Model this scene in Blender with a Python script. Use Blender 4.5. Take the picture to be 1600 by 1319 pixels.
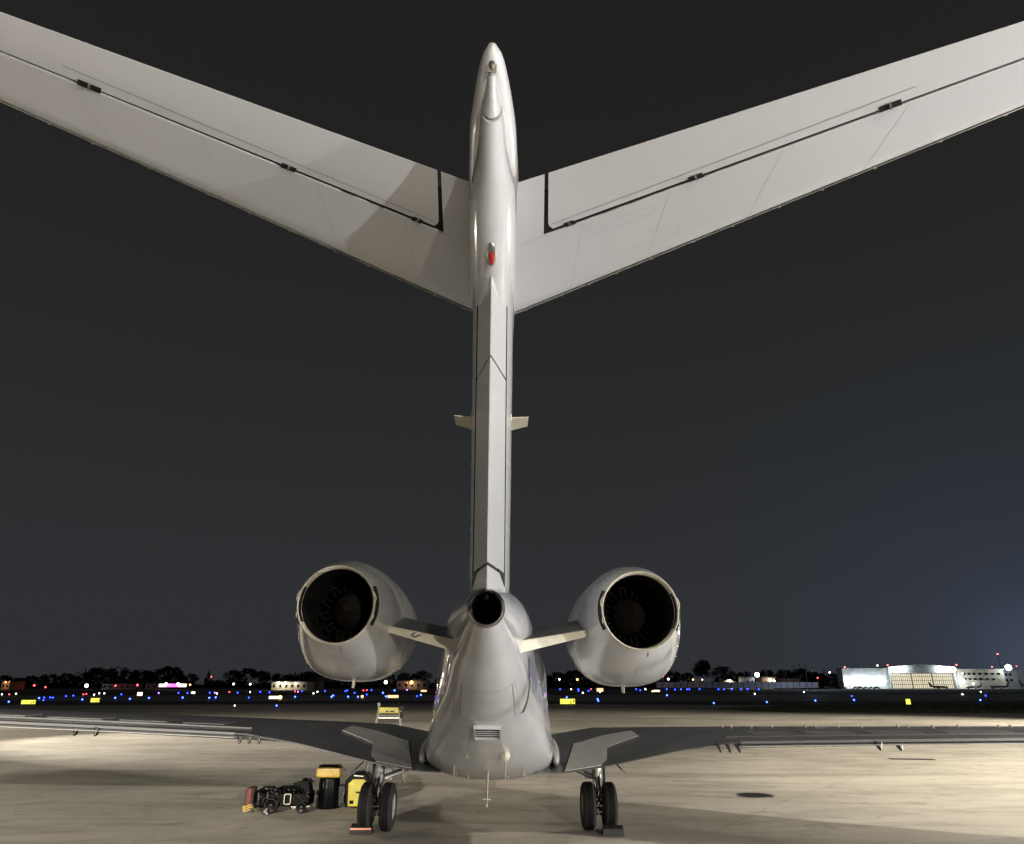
import bpy, bmesh, math, random
from mathutils import Vector, Matrix
R = math.radians
SC = bpy.context.scene
COL = SC.collection
for o in list(bpy.data.objects): bpy.data.objects.remove(o)

# ------------------------------------------------------------------ camera
F = 1105.0; PITCH = math.atan((1069-659.5)/F); CAMZ = 2.68
cam_d = bpy.data.cameras.new('camera'); cam = bpy.data.objects.new('camera', cam_d); COL.objects.link(cam)
cam.location = (0, 0, CAMZ); cam.rotation_euler = (math.pi/2+PITCH, 0, 0)
cam_d.sensor_width = 36; cam_d.lens = 36*F/1600; cam_d.clip_start = .1; cam_d.clip_end = 6000
SC.camera = cam

# ------------------------------------------------------------------ night sky
SC.view_settings.view_transform = 'Standard'; SC.view_settings.look = 'None'
SC.view_settings.exposure = 0; SC.view_settings.gamma = 1
w = bpy.data.worlds.new('World'); SC.world = w; w.use_nodes = True
nt = w.node_tree; nt.nodes.clear()
def N(nt, t, **k):
    n = nt.nodes.new(t)
    for a, b in k.items(): setattr(n, a, b)
    return n
def math_n(nt, op, a, b=None, clamp=False):
    n = N(nt, 'ShaderNodeMath', operation=op); n.use_clamp = clamp
    for i, v in enumerate((a, b)):
        if v is None: continue
        if isinstance(v, (int, float)): n.inputs[i].default_value = v
        else: nt.links.new(v, n.inputs[i])
    return n.outputs[0]
def ramp(nt, fac, stops, interp='LINEAR'):
    n = N(nt, 'ShaderNodeValToRGB'); cr = n.color_ramp; cr.interpolation = interp
    while len(cr.elements) < len(stops): cr.elements.new(.5)
    for e, (p, c) in zip(cr.elements, stops):
        e.position = p; e.color = (c[0], c[1], c[2], 1)
    nt.links.new(fac, n.inputs[0]); return n.outputs[0]
tc = N(nt, 'ShaderNodeTexCoord'); sep = N(nt, 'ShaderNodeSeparateXYZ')
nt.links.new(tc.outputs['Generated'], sep.inputs[0])
base = ramp(nt, sep.outputs[2], [(0, (.029, .030, .0335)), (.10, (.0285, .030, .033)), (.32, (.0215, .0232, .0245)), (.62, (.0162, .0163, .0158)), (1, (.012, .012, .012))])
# urban glow around the far hangar (light pollution low over the horizon, direction right of the nose)
gd = Vector((.58, .81, .02)).normalized()
dp = N(nt, 'ShaderNodeVectorMath', operation='DOT_PRODUCT'); nt.links.new(tc.outputs['Generated'], dp.inputs[0]); dp.inputs[1].default_value = gd
g1 = math_n(nt, 'POWER', math_n(nt, 'MAXIMUM', dp.outputs['Value'], 0.0), 34.0)
g2 = math_n(nt, 'POWER', math_n(nt, 'MAXIMUM', dp.outputs['Value'], 0.0), 420.0)
def vmul(nt, c, f):
    n = N(nt, 'ShaderNodeVectorMath', operation='SCALE'); n.inputs[0].default_value = c; nt.links.new(f, n.inputs['Scale']); return n.outputs[0]
def vadd(nt, a, b):
    n = N(nt, 'ShaderNodeVectorMath', operation='ADD'); nt.links.new(a, n.inputs[0]); nt.links.new(b, n.inputs[1]); return n.outputs[0]
skyc = vadd(nt, vadd(nt, base, vmul(nt, (.003, .009, .021), g1)), vmul(nt, (.018, .024, .045), g2))
bg = N(nt, 'ShaderNodeBackground'); nt.links.new(skyc, bg.inputs[0]); bg.inputs[1].default_value = 1
wo = N(nt, 'ShaderNodeOutputWorld'); nt.links.new(bg.outputs[0], wo.inputs[0])

# ------------------------------------------------------------------ materials
def mat(name, col, rough=.5, metal=0, coat=0, emis=None, es=0, spec=.5):
    m = bpy.data.materials.new(name); m.use_nodes = True
    b = m.node_tree.nodes['Principled BSDF']
    b.inputs['Base Color'].default_value = (*col, 1); b.inputs['Roughness'].default_value = rough
    b.inputs['Metallic'].default_value = metal; b.inputs['Coat Weight'].default_value = coat
    b.inputs['Coat Roughness'].default_value = .03; b.inputs['Specular IOR Level'].default_value = spec
    if emis: b.inputs['Emission Color'].default_value = (*emis, 1); b.inputs['Emission Strength'].default_value = es
    return m
def weather(m, col, amt=.12, scale=3.0, rough=None, bump=0, bscale=200, stretch=(1, 1, 1), tint=None):
    """faint blotchy dirt, roughness variation and bump"""
    nt = m.node_tree; b = nt.nodes['Principled BSDF']
    tc = N(nt, 'ShaderNodeTexCoord'); mp = N(nt, 'ShaderNodeMapping'); mp.inputs['Scale'].default_value = stretch
    nt.links.new(tc.outputs['Object'], mp.inputs[0])
    n = N(nt, 'ShaderNodeTexNoise'); n.inputs['Scale'].default_value = scale; n.inputs['Detail'].default_value = 4; n.inputs['Roughness'].default_value = .5
    nt.links.new(mp.outputs[0], n.inputs['Vector'])
    t = tint or (.82, .78, .70)
    c2 = [c*(1-amt)*t[i]**(amt*2) for i, c in enumerate(col)]
    o = ramp(nt, n.outputs[0], [(.28, col), (.78, c2)], 'EASE'); nt.links.new(o, b.inputs['Base Color'])
    if rough:
        r = ramp(nt, n.outputs[0], [(.3, (rough[0],)*3), (.7, (rough[1],)*3)]); nt.links.new(r, b.inputs['Roughness'])
    if bump:
        n2 = N(nt, 'ShaderNodeTexNoise'); n2.inputs['Scale'].default_value = bscale; n2.inputs['Detail'].default_value = 3
        nt.links.new(mp.outputs[0], n2.inputs['Vector'])
        bp = N(nt, 'ShaderNodeBump'); bp.inputs['Strength'].default_value = bump; bp.inputs['Distance'].default_value = .01
        nt.links.new(n2.outputs[0], bp.inputs['Height']); nt.links.new(bp.outputs[0], b.inputs['Normal'])
    return m
PW = (.62, .63, .65)
white = weather(mat('white_gloss_paint', PW, .16, coat=.6), PW, .10, 1.3, (.12, .26), bump=.02, bscale=2.2)
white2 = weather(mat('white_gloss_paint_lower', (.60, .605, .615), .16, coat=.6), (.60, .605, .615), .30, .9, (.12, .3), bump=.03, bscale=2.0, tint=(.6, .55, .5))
stabw = weather(mat('white_tail_paint', (.68, .685, .71), .3, coat=.25), (.68, .685, .71), .05, .3)
cream = weather(mat('cream_paint', (.66, .62, .50), .4), (.66, .62, .50), .12, 5)
wing_shade = weather(mat('wing_shade_grey', (.105, .104, .108), .34, coat=.25), (.105, .104, .108), .2, .7, (.26, .40))  # shade of the unlit wing top put into this grey
pylg = weather(mat('grey_paint_and_pylon_shade', (.16, .16, .165), .35), (.16, .16, .165), .2, 1)
panelg = weather(mat('light_grey_skin', (.44, .43, .42), .35, coat=.2), (.44, .43, .42), .12, 2)
flapl = mat('light_flap_edge', (.15, .147, .144), .4)
black = mat('black_gap', (.004, .004, .004), .8)
seam = mat('panel_seam', (.22, .21, .20), .6)
seam2 = mat('faint_seam', (.50, .495, .50), .5)
duct = weather(mat('sooty_duct_metal', (.006, .006, .006), .6), (.006, .006, .006), .4, 4)
soot = mat('black_soot', (.003, .003, .003), .95, spec=.05)
plugm = weather(mat('heat_stained_titanium', (.10, .085, .075), .38, metal=.8), (.10, .085, .075), .4, 5)
lobem = weather(mat('dark_mixer_metal', (.022, .020, .018), .45, metal=.5), (.022, .020, .018), .4, 5)
chrome = weather(mat('polished_aluminium', (.62, .61, .58), .22, metal=1), (.62, .61, .58), .25, 9, (.16, .38), bump=.1, bscale=14)
edgem = weather(mat('leading_edge_sheen', (.62, .62, .56), .3, metal=.35), (.62, .62, .56), .35, 14)
dark_strip = mat('dark_strip_grey', (.10, .10, .095), .6)
steel = weather(mat('brushed_steel', (.45, .45, .44), .3, metal=.9), (.45, .45, .44), .3, 8)
geargrey = weather(mat('grey_gear_paint', (.32, .33, .33), .4), (.32, .33, .33), .3, 9)
geard = weather(mat('brake_metal', (.10, .10, .10), .45, metal=.5), (.10, .10, .10), .4, 12)
darkm = mat('dark_metal', (.02, .02, .022), .4, metal=.6)
rubber = weather(mat('tyre_rubber', (.028, .026, .025), .8, spec=.3), (.028, .026, .025), .3, 14, bump=.15, bscale=90)
rubber2 = weather(mat('chock_rubber', (.012, .011, .011), .6), (.012, .011, .011), .3, 14, bump=.3, bscale=60)
orange = mat('orange_reflective_tape', (.80, .26, .09), .35)
redl = mat('red_lens', (.45, .01, .01), .08, coat=.6, emis=(1, .03, .02), es=.03)
clearl = mat('clear_lens', (.35, .33, .28), .05, metal=.7)
yellow = weather(mat('yellow_plastic', (.55, .37, .07), .38), (.55, .37, .07), .25, 6)
yellowb = weather(mat('bright_yellow_plastic', (.66, .55, .06), .4), (.66, .55, .06), .2, 6)
blackp = weather(mat('black_equipment_paint', (.0025, .0025, .003), .30, spec=.12), (.0025, .0025, .003), .2, 6)
redp = mat('red_plate_paint', (.11, .014, .008), .4)
alum = weather(mat('ladder_aluminium', (.66, .65, .60), .35, metal=.5), (.66, .65, .60), .2, 10)

# concrete apron
def concrete():
    m = bpy.data.materials.new('apron_concrete'); m.use_nodes = True; nt = m.node_tree; b = nt.nodes['Principled BSDF']
    tc = N(nt, 'ShaderNodeTexCoord')
    def noise(scale, stretch=(1, 1, 1), det=6, rough=.6, dist=0):
        mp = N(nt, 'ShaderNodeMapping'); mp.inputs['Scale'].default_value = stretch; nt.links.new(tc.outputs['Object'], mp.inputs[0])
        n = N(nt, 'ShaderNodeTexNoise'); n.inputs['Scale'].default_value = scale; n.inputs['Detail'].default_value = det
        n.inputs['Roughness'].default_value = rough; n.inputs['Distortion'].default_value = dist
        nt.links.new(mp.outputs[0], n.inputs['Vector']); return n.outputs[0]
    a = ramp(nt, noise(.16, (1, .8, 1), 8, .62, .6), [(.3, (.43, .395, .34)), (.5, (.53, .49, .425)), (.72, (.59, .55, .475))])
    s = ramp(nt, noise(.6, (.30, 1.0, 1), 7, .68, 1.4), [(.42, (.80, .79, .78)), (.52, (1, 1, 1))])          # long swept streaks
    p = ramp(nt, noise(1.5, (.7, 1, 1), 9, .72, .6), [(.34, (.72, .70, .68)), (.46, (1, 1, 1))])              # stains
    g = ramp(nt, noise(40, (1, 1, 1), 3, .6), [(.3, (.86, .86, .86)), (.7, (1.05, 1.05, 1.05))])
    def mul(x, y):
        n = N(nt, 'ShaderNodeMix', data_type='RGBA', blend_type='MULTIPLY'); n.inputs[0].default_value = 1
        nt.links.new(x, n.inputs[6]); nt.links.new(y, n.inputs[7]); return n.outputs[2]
    o2 = ramp(nt, noise(2.6, (.6, 1, 1), 5, .55, .3), [(.66, (1, 1, 1)), (.73, (.62, .60, .57))])
    l1 = ramp(nt, noise(.07, (.5, 1.4, 1), 5, .6, 1.0), [(.38, (.80, .79, .78)), (.58, (1.06, 1.06, 1.05))])
    c = mul(mul(mul(mul(mul(a, s), p), g), o2), l1); nt.links.new(c, b.inputs['Base Color'])
    r = ramp(nt, noise(.9, (.4, 1, 1), 6, .6), [(.35, (.62,)*3), (.65, (.85,)*3)]); nt.links.new(r, b.inputs['Roughness'])
    bp = N(nt, 'ShaderNodeBump'); bp.inputs['Strength'].default_value = .25; bp.inputs['Distance'].default_value = .01
    nt.links.new(noise(25, (1, 1, 1), 5, .7), bp.inputs['Height']); nt.links.new(bp.outputs[0], b.inputs['Normal'])
    return m
conc = concrete()
asph = weather(mat('taxiway_asphalt', (.06, .052, .042), .8), (.06, .052, .042), .35, .25, stretch=(.2, 1, 1))
asph2 = weather(mat('old_taxiway_concrete', (.34, .33, .30), .7), (.34, .33, .30), .35, .2, stretch=(.2, 1, 1))
grassm = weather(mat('night_grass', (.09, .115, .045), .9), (.09, .115, .045), .5, .8)
dirt = weather(mat('far_field', (.05, .055, .045), .95), (.05, .055, .045), .4, .05)
leafm = weather(mat('dark_leaves', (.030, .036, .026), .8), (.030, .036, .026), .5, .3)
barkm = mat('bark', (.05, .04, .03), .9)

# ------------------------------------------------------------------ helpers
class MB:
    def __init__(s): s.v = []; s.f = []; s.m = []
    def add(s, vs, fs, mi=0):
        k = len(s.v); s.v += [tuple(p) for p in vs]; s.f += [tuple(i+k for i in f) for f in fs]; s.m += [mi]*len(fs); return s
    def box(s, c, d, rot=None, mi=0, taper=1.0):
        vs = []
        for x, y, z in ((-1,-1,-1),(1,-1,-1),(1,1,-1),(-1,1,-1),(-1,-1,1),(1,-1,1),(1,1,1),(-1,1,1)):
            t = taper if z > 0 else 1
            p = Vector((x*d[0]/2*t, y*d[1]/2*t, z*d[2]/2))
            if rot is not None: p = rot @ p
            vs.append(p+Vector(c))
        return s.add(vs, [(0,3,2,1),(4,5,6,7),(0,1,5,4),(1,2,6,5),(2,3,7,6),(3,0,4,7)], mi)
    def loft(s, rings, cap=True, mi=0, closed=True):
        n = len(rings[0]); vs = [p for r in rings for p in r]; fs = []
        for i in range(len(rings)-1):
            for j in range(n if closed else n-1):
                k = (j+1) % n; fs.append((i*n+j, i*n+k, (i+1)*n+k, (i+1)*n+j))
        if cap: fs.append(tuple(range(n))[::-1]); fs.append(tuple((len(rings)-1)*n+j for j in range(n)))
        return s.add(vs, fs, mi)
    def tube(s, a, b, r0, r1=None, n=12, mi=0, cap=True):
        a, b = Vector(a), Vector(b); r1 = r0 if r1 is None else r1; d = (b-a).normalized()
        u = d.orthogonal().normalized(); v = d.cross(u)
        ring = lambda c, r: [c+(u*math.cos(t)+v*math.sin(t))*r for t in [2*math.pi*i/n for i in range(n)]]
        return s.loft([ring(a, r0), ring(b, r1)], cap, mi)
    def path(s, pts, r, n=8, mi=0):
        for a, b in zip(pts, pts[1:]): s.tube(a, b, r, n=n, mi=mi)
        return s
    def lathe(s, prof, o, ax='y', n=48, mi=0, cap=False):
        """prof: (axial, radius)"""
        rings = []
        for a, r in prof:
            q = []
            for i in range(n):
                t = 2*math.pi*i/n; c, d = r*math.cos(t), r*math.sin(t)
                p = {'y': (c, a, d), 'x': (a, c, d), 'z': (c, d, a)}[ax]
                q.append((o[0]+p[0], o[1]+p[1], o[2]+p[2]))
            rings.append(q)
        return s.loft(rings, cap, mi)
    def build(s, name, mats, parent=None, smooth=35, **tags):
        me = bpy.data.meshes.new(name); me.from_pydata(s.v, [], s.f)
        mats = mats if isinstance(mats, (list, tuple)) else [mats]
        for m in mats: me.materials.append(m)
        me.polygons.foreach_set('material_index', s.m)
        bm = bmesh.new(); bm.from_mesh(me); bmesh.ops.recalc_face_normals(bm, faces=bm.faces); bm.to_mesh(me); bm.free()
        if smooth: me.shade_smooth(); me.set_sharp_from_angle(angle=R(smooth))
        me.update(); o = bpy.data.objects.new(name, me); COL.objects.link(o)
        if parent: o.parent = parent
        for k, v in tags.items(): o[k] = v
        return o
def empty(name, loc=(0, 0, 0), parent=None, **tags):
    o = bpy.data.objects.new(name, None); COL.objects.link(o); o.location = loc; o.empty_display_size = .3
    if parent: o.parent = parent
    for k, v in tags.items(): o[k] = v
    return o
def bev(o, wd=.01, seg=2):
    m = o.modifiers.new('bevel', 'BEVEL'); m.width = wd; m.segments = seg; m.limit_method = 'ANGLE'; return o
def lerp(t, xs, ys):
    if t <= xs[0]: return ys[0]
    for i in range(len(xs)-1):
        if t <= xs[i+1]:
            k = (t-xs[i])/(xs[i+1]-xs[i]); return ys[i]+k*(ys[i+1]-ys[i])
    return ys[-1]
def smoothl(t, xs, ys):
    """monotone-ish cubic interpolation"""
    n = len(xs)
    if t <= xs[0]: return ys[0]
    if t >= xs[-1]: return ys[-1]
    i = max(k for k in range(n-1) if xs[k] <= t)
    h = xs[i+1]-xs[i]; d = (ys[i+1]-ys[i])/h
    d0 = (ys[i]-ys[i-1])/(xs[i]-xs[i-1]) if i > 0 else d; d1 = (ys[i+2]-ys[i+1])/(xs[i+2]-xs[i+1]) if i+2 < n else d
    m0 = 0 if d0*d <= 0 else 2*d0*d/(d0+d); m1 = 0 if d1*d <= 0 else 2*d1*d/(d1+d)
    if i == 0: m0 = d
    if i+2 >= n: m1 = d
    k = (t-xs[i])/h
    return (2*k**3-3*k**2+1)*ys[i]+(k**3-2*k**2+k)*h*m0+(-2*k**3+3*k**2)*ys[i+1]+(k**3-k**2)*h*m1
cp, sp = math.cos(PITCH), math.sin(PITCH)
def ray(px, py):
    u = (px-800)/F; v = (659.5-py)/F
    return Vector((u, cp-v*sp, v*cp+sp))
def on_ground(px, py, z=0):
    d = ray(px, py); t = (z-CAMZ)/d.z; return Vector((0, 0, CAMZ))+d*t
def at_dist(px, py, y):
    d = ray(px, py); return Vector((0, 0, CAMZ))+d*(y/d.y)

# ------------------------------------------------------------------ lamps on masts (apron floodlighting outside the frame, part of it added fill)
lens_m = mat('flood_lens', (.9, .9, .85), .3, emis=(1, .93, .8), es=120)
def flood(loc, aim, power, col, size=R(80), blend=.6, r=.12, label='', pole=True, spot=True):
    e = empty('flood_mast', (loc[0], loc[1], 0), label=label, category='flood mast')
    z = loc[2]; d = (Vector(aim)-Vector(loc)).normalized()
    MB().tube((0, 0, 0), (0, 0, z-.25), .09, .06, 12).box((0, 0, .03), (.5, .5, .06)).build('pole', geargrey, e)
    q = d.to_track_quat('-Z', 'Y').to_matrix()
    h = MB().box((0, 0, z), (.55, .4, .16), q).build('lamp_head', darkm, e)
    c = Vector((0, 0, z))+d*.085
    MB().box(c, (.48, .33, .012), q).build('lens', lens_m, e)
    L = bpy.data.lights.new('flood', 'SPOT' if spot else 'POINT'); L.energy = power; L.color = col; L.shadow_soft_size = r
    if spot: L.spot_size = size; L.spot_blend = blend
    o = bpy.data.objects.new('flood_light', L); COL.objects.link(o); o.parent = e
    o.location = Vector((0, 0, z))+d*.16; o.rotation_euler = d.to_track_quat('-Z', 'Y').to_euler()
    return e
WARM = (1, .915, .75); PALE = (1, .93, .80); COOL = (1, .985, .98)
flood((38, -1, 2.0), (0, 9, 5.5), 27000, COOL, R(70), .5, .16, label='low portable floodlight on a post right of the jet')
flood((13, 1.5, 1.5), (0, 9, 6.0), 4000, COOL, R(110), .5, .09, label='small portable floodlight on a post near the right tailplane')
flood((8, -16, 5.6), (-2, 16, 0), 14500, PALE, R(110), .6, .14, label='hangar front floodlight behind the jet, right of the camera')
flood((14, 7, 13), (6.5, 17.5, 0), 6500, PALE, R(60), .45, .15, label='added unseen fill floodlight on a mast right of the tailplane')  # added lamp, brightens the ground by the gear, cone kept off the fin
flood((-12, -12, 7), (-12, 27, 0), 42000, PALE, R(40), .35, .10, label='added unseen floodlight behind and left of the jet')  # added narrow beam that throws the left wing's shadow band on the ground
flood((21.5, 24, 14), (21.0, 24.1, 0), 19500, WARM, R(116), .5, .25, label='tall downlight mast beyond the right wing')
flood((-34, 38, 14), (-9, 40, 0), 27000, PALE, R(66), .45, .25, label='tall apron floodlight mast beyond the left wing')
flood((52, 52, 18), (26, 48, 0), 75000, WARM, R(100), .7, .4, label='added unseen fill lamp on a high mast far ahead on the right')  # added out of view to brighten the far apron
flood((-54, 50, 18), (-28, 46, 0), 36000, WARM, R(100), .7, .4, label='added unseen fill lamp on a high mast far ahead on the left')  # added out of view, left counterpart lighting the far apron

# ------------------------------------------------------------------ ground
def sheet(name, pts, z, m, kind='structure', sub=0):
    b = MB().add([(x, y, z) for x, y in pts], [tuple(range(len(pts)))])
    return b.build(name, m, smooth=0, kind=kind)
sheet('far_ground', [(-4000, -300), (4000, -300), (4000, 5000), (-4000, 5000)], -.012, dirt)
sheet('apron', [(-140, -60), (150, -60), (150, 78), (40, 92), (34, 103), (-20, 112), (-140, 84)], 0, conc)
def band(name, rows, m, z, kind='structure'):
    """rows: list of pixels (far edge then near edge) laid on the ground plane"""
    pts = [on_ground(*p) for p in rows]; return sheet(name, [(p.x, p.y) for p in pts], z, m, kind)
band('taxiway', [(-900, 1088), (2500, 1084), (2500, 1092), (-900, 1103)], asph2, -.008)
sheet('taxiway_verge', [(-300, 105), (-300, 128), (400, 128), (400, 105)], -.004, asph)

# grass island, right: real blades at its edge are below pixel size at 90 m, low tufted mound
def grass_island():
    e = []; rnd = random.Random(4); pts = []
    outline = [(1110, 1108), (1180, 1104.5), (1290, 1102), (1420, 1102), (1700, 1101), (1900, 1101), (1900, 1116), (1600, 1115), (1420, 1114.5), (1300, 1113), (1200, 1112)]
    g = [on_ground(*p) for p in outline]
    b = MB(); n = len(g); c = Vector((sum(p.x for p in g)/n, sum(p.y for p in g)/n, 0))
    b.add([(p.x, p.y, .004) for p in g], [tuple(range(n))])
    # tufts
    xs = [p.x for p in g]; ys = [p.y for p in g]
    def inside(x, y):
        r = False; j = n-1
        for i in range(n):
            if (g[i].y > y) != (g[j].y > y) and x < (g[j].x-g[i].x)*(y-g[i].y)/(g[j].y-g[i].y)+g[i].x: r = not r
            j = i
        return r
    k = 0
    while k < 9000:
        x = rnd.uniform(min(xs), max(xs)); y = rnd.uniform(min(ys), max(ys))
        if not inside(x, y): continue
        k += 1; h = rnd.uniform(.05, .16); a = rnd.uniform(0, 6.3); dx, dy = math.cos(a)*.09, math.sin(a)*.09
        b.add([(x-dx, y-dy, 0), (x+dx, y+dy, 0), (x+rnd.uniform(-.1, .1), y, h)], [(0, 1, 2)])
    b.build('grass', grassm, smooth=0, kind='stuff', label='dark grass island beyond the apron on the right', category='grass')
grass_island()

# drain slot, manhole, crack on the apron
p0, p1 = on_ground(1390, 1186), on_ground(1460, 1187)
b = MB(); d = (p1-p0); L = d.length; ang = math.atan2(d.y, d.x)
e = empty('trench_drain', ((p0.x+p1.x)/2, (p0.y+p1.y)/2, 0), label='long dark slot drain set in the bright concrete right of the jet', category='drain'); e.rotation_euler.z = ang
MB().box((0, 0, .004), (L, .42, .008)).build('drain_frame', darkm, e, smooth=0)
gb = MB()
for i in range(24): gb.box((-L/2+L*(i+.5)/24, 0, .011), (L/24*.45, .36, .006))
gb.build('grate', black, e, smooth=0)
pm = on_ground(1180, 1243)
e = empty('manhole_cover', (pm.x, pm.y, 0), label='round dark manhole cover in the apron right of the main wheels', category='manhole cover')
MB().lathe([(0, .46), (.006, .46), (.006, .40), (0, .40)], (0, 0, .002), 'z', 40).build('rim', steel, e)
cb = MB().lathe([(0, .0), (.006, .0), (.006, .385), (0, .385)], (0, 0, .002), 'z', 40)
for i in range(-4, 5): cb.box((i*.075, 0, .010), (.02, 2*math.sqrt(max(.0, .33**2-(i*.075)**2)), .004))
cb.build('lid', rubber2, e)
def crack(pix, wd, name='pavement_crack'):
    pts = [on_ground(*p) for p in pix]; b = MB(); rnd = random.Random(2); fine = []
    for a, c in zip(pts, pts[1:]):
        for k in range(6): fine.append(a.lerp(c, k/6)+Vector((rnd.uniform(-.05, .05), rnd.uniform(-.05, .05), 0)))
    fine.append(pts[-1]); L, Rr = [], []
    for i, p in enumerate(fine):
        t = (fine[min(i+1, len(fine)-1)]-fine[max(i-1, 0)]).normalized(); n = Vector((-t.y, t.x, 0))*wd*rnd.uniform(.4, 1.3)/2
        L.append((p.x+n.x, p.y+n.y, .004)); Rr.append((p.x-n.x, p.y-n.y, .004))
    n = len(L); b.add(L+Rr, [(i, i+1, n+i+1, n+i) for i in range(n-1)])
    return b.build(name, crackm, smooth=0, kind='structure')
crackm = mat('crack_fill', (.33, .29, .24), .9)
crack([(1460, 1188), (1390, 1200), (1330, 1217), (1240, 1246), (1150, 1285), (1060, 1330)], .028)
# tarred seams and tyre marks beyond the wing
tarm = mat('tar_seam', (.10, .088, .068), .7)
crackm = tarm
crack([(860, 1121), (1000, 1122.5), (1200, 1125.5), (1420, 1124), (1700, 1123)], .5, 'tar_seam')
crack([(900, 1113), (1040, 1108), (1130, 1106), (1300, 1118)], .45, 'tar_seam')
crack([(870, 1099), (960, 1098), (1010, 1100.5), (1090, 1098)], .5, 'tar_seam')
crack([(-50, 1108), (200, 1107), (480, 1110), (690, 1107)], .8, 'tar_seam')

# ------------------------------------------------------------------ the jet
a_, b_ = R(.8), R(-1.0)
vr = Vector((math.cos(a_)*math.cos(b_), math.sin(a_)*math.cos(b_), math.sin(b_)))
vf = Vector((-math.sin(a_), math.cos(a_), 0)); vu = vr.cross(vf)
RA = Matrix((vr, vf, vu)).transposed()
locA = Vector((0, 0, CAMZ)) - RA @ Vector((.21, 0, CAMZ))
JET = empty('business_jet', label='white twin-engine business jet with a tall T-tail parked on the apron, seen from behind', category='airplane')
JET.matrix_world = Matrix.Translation(locA) @ RA.to_4x4()

def sect(y, zt, zb, hw, n=40, p=2.0, wz=.5):
    """fuselage-like cross section; widest at fraction wz of the height"""
    pts = []; zc = zb+(zt-zb)*wz
    for i in range(n):
        t = 2*math.pi*i/n; c, s_ = math.cos(t), math.sin(t)
        x = hw*math.copysign(abs(c)**(2/p), c); h = (zt-zc) if s_ > 0 else (zc-zb)
        pts.append((x, y, zc+h*math.copysign(abs(s_)**(2/p), s_)))
    return pts
FY = [9.02, 9.5, 10.0, 11.0, 12.3, 13.5, 14.5, 15.3, 16.0, 17.0, 19.0, 25, 28, 30.0, 34.5, 36.5, 37.6]
FT = [3.78, 3.87, 3.94, 4.05, 4.04, 3.97, 3.90, 3.86, 3.84, 3.82, 3.80, 3.8, 3.8, 3.80, 3.6, 3.1, 2.6]
FB = [3.34, 3.16, 2.97, 2.52, 1.98, 1.50, 1.12, .93, .88, .85, .84, .9, 1.2, 1.28, 1.35, 1.75, 2.3]
FU = [.19, .31, .42, .635, .77, .90, 1.01, 1.09, 1.16, 1.22, 1.25, 1.25, 1.25, 1.25, 1.1, .7, .2]     # upper half width
ZU = [3.56, 3.55, 3.53, 3.43, 3.25, 3.05, 2.92, 2.82, 2.75, 2.65, 2.6, 2.6, 2.6, 2.6, 2.5, 2.5, 2.4]
FL = [.17, .27, .365, .55, .72, .955, 1.13, 1.25, 1.29, 1.32, 1.34, 1.33, 1.2, 1.1, .95, .6, .2]     # lower half width
ZL = [3.53, 3.46, 3.38, 3.10, 2.62, 2.10, 1.60, 1.36, 1.28, 1.24, 1.22, 1.25, 1.6, 2.0, 2.2, 2.3, 2.4]
def fsec(y, t):
    zt, zb, hu, zu, hl, zl = (smoothl(y, FY, k) for k in (FT, FB, FU, ZU, FL, ZL)); zl = max(zl, zb+.05)
    t = (t+math.pi) % (2*math.pi)-math.pi; c, s_ = math.cos(t), math.sin(t)
    if s_ >= 0: p = 2.0; return hu*math.copysign(abs(c)**(2/p), c), zu+(zt-zu)*s_**(2/p)
    # lower part : slanting side wall to 35 degrees then a flat-bottomed arc
    a = math.asin(min(1, -s_)); K = R(32)
    if a < K:
        k = a/K; k2 = k*k*(3-2*k); return math.copysign(hu+(hl-hu)*k2, c), zu+(zl-zu)*k
    b_2 = (a-K)/(math.pi/2-K)*math.pi/2; p = 2.25
    return math.copysign(hl*math.cos(b_2)**(2/p), c), zl-(zl-zb)*math.sin(b_2)**(2/p)
b = MB(); rings = []
ys = [9.02+i*.24 for i in range(46)]+[21, 24, 26, 27, 28, 30, 32, 33.5, 34.5, 35.5, 36.2, 36.9, 37.4, 37.6]
for y in ys:
    r = []
    for i in range(80):
        x, z = fsec(y, 2*math.pi*i/80+.0001); r.append((x, y, z))
    rings.append(r)
b.loft(rings, False); fus = b.build('fuselage', white, JET, 50)
b.f.clear()
# APU exhaust ring and dark pipe
e_c = (0, 9.0, 3.56)
b = MB().lathe([(0.06, .235), (-.03, .222), (-.05, .205), (-.03, .19), (.06, .185)], e_c, 'y', 48); b.build('exhaust_ring', chrome, fus)
b = MB().lathe([(.04, .235), (.10, .232), (.16, .228), (.2, .2)], e_c, 'y', 48); b.build('exhaust_collar', pylg, fus)
b = MB().lathe([(-.035, .190), (.3, .185), (1.6, .18), (1.6, .0)], e_c, 'y', 40); b.build('exhaust_pipe', soot, fus)

# keel panel line under the wing box
bf = fus
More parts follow.
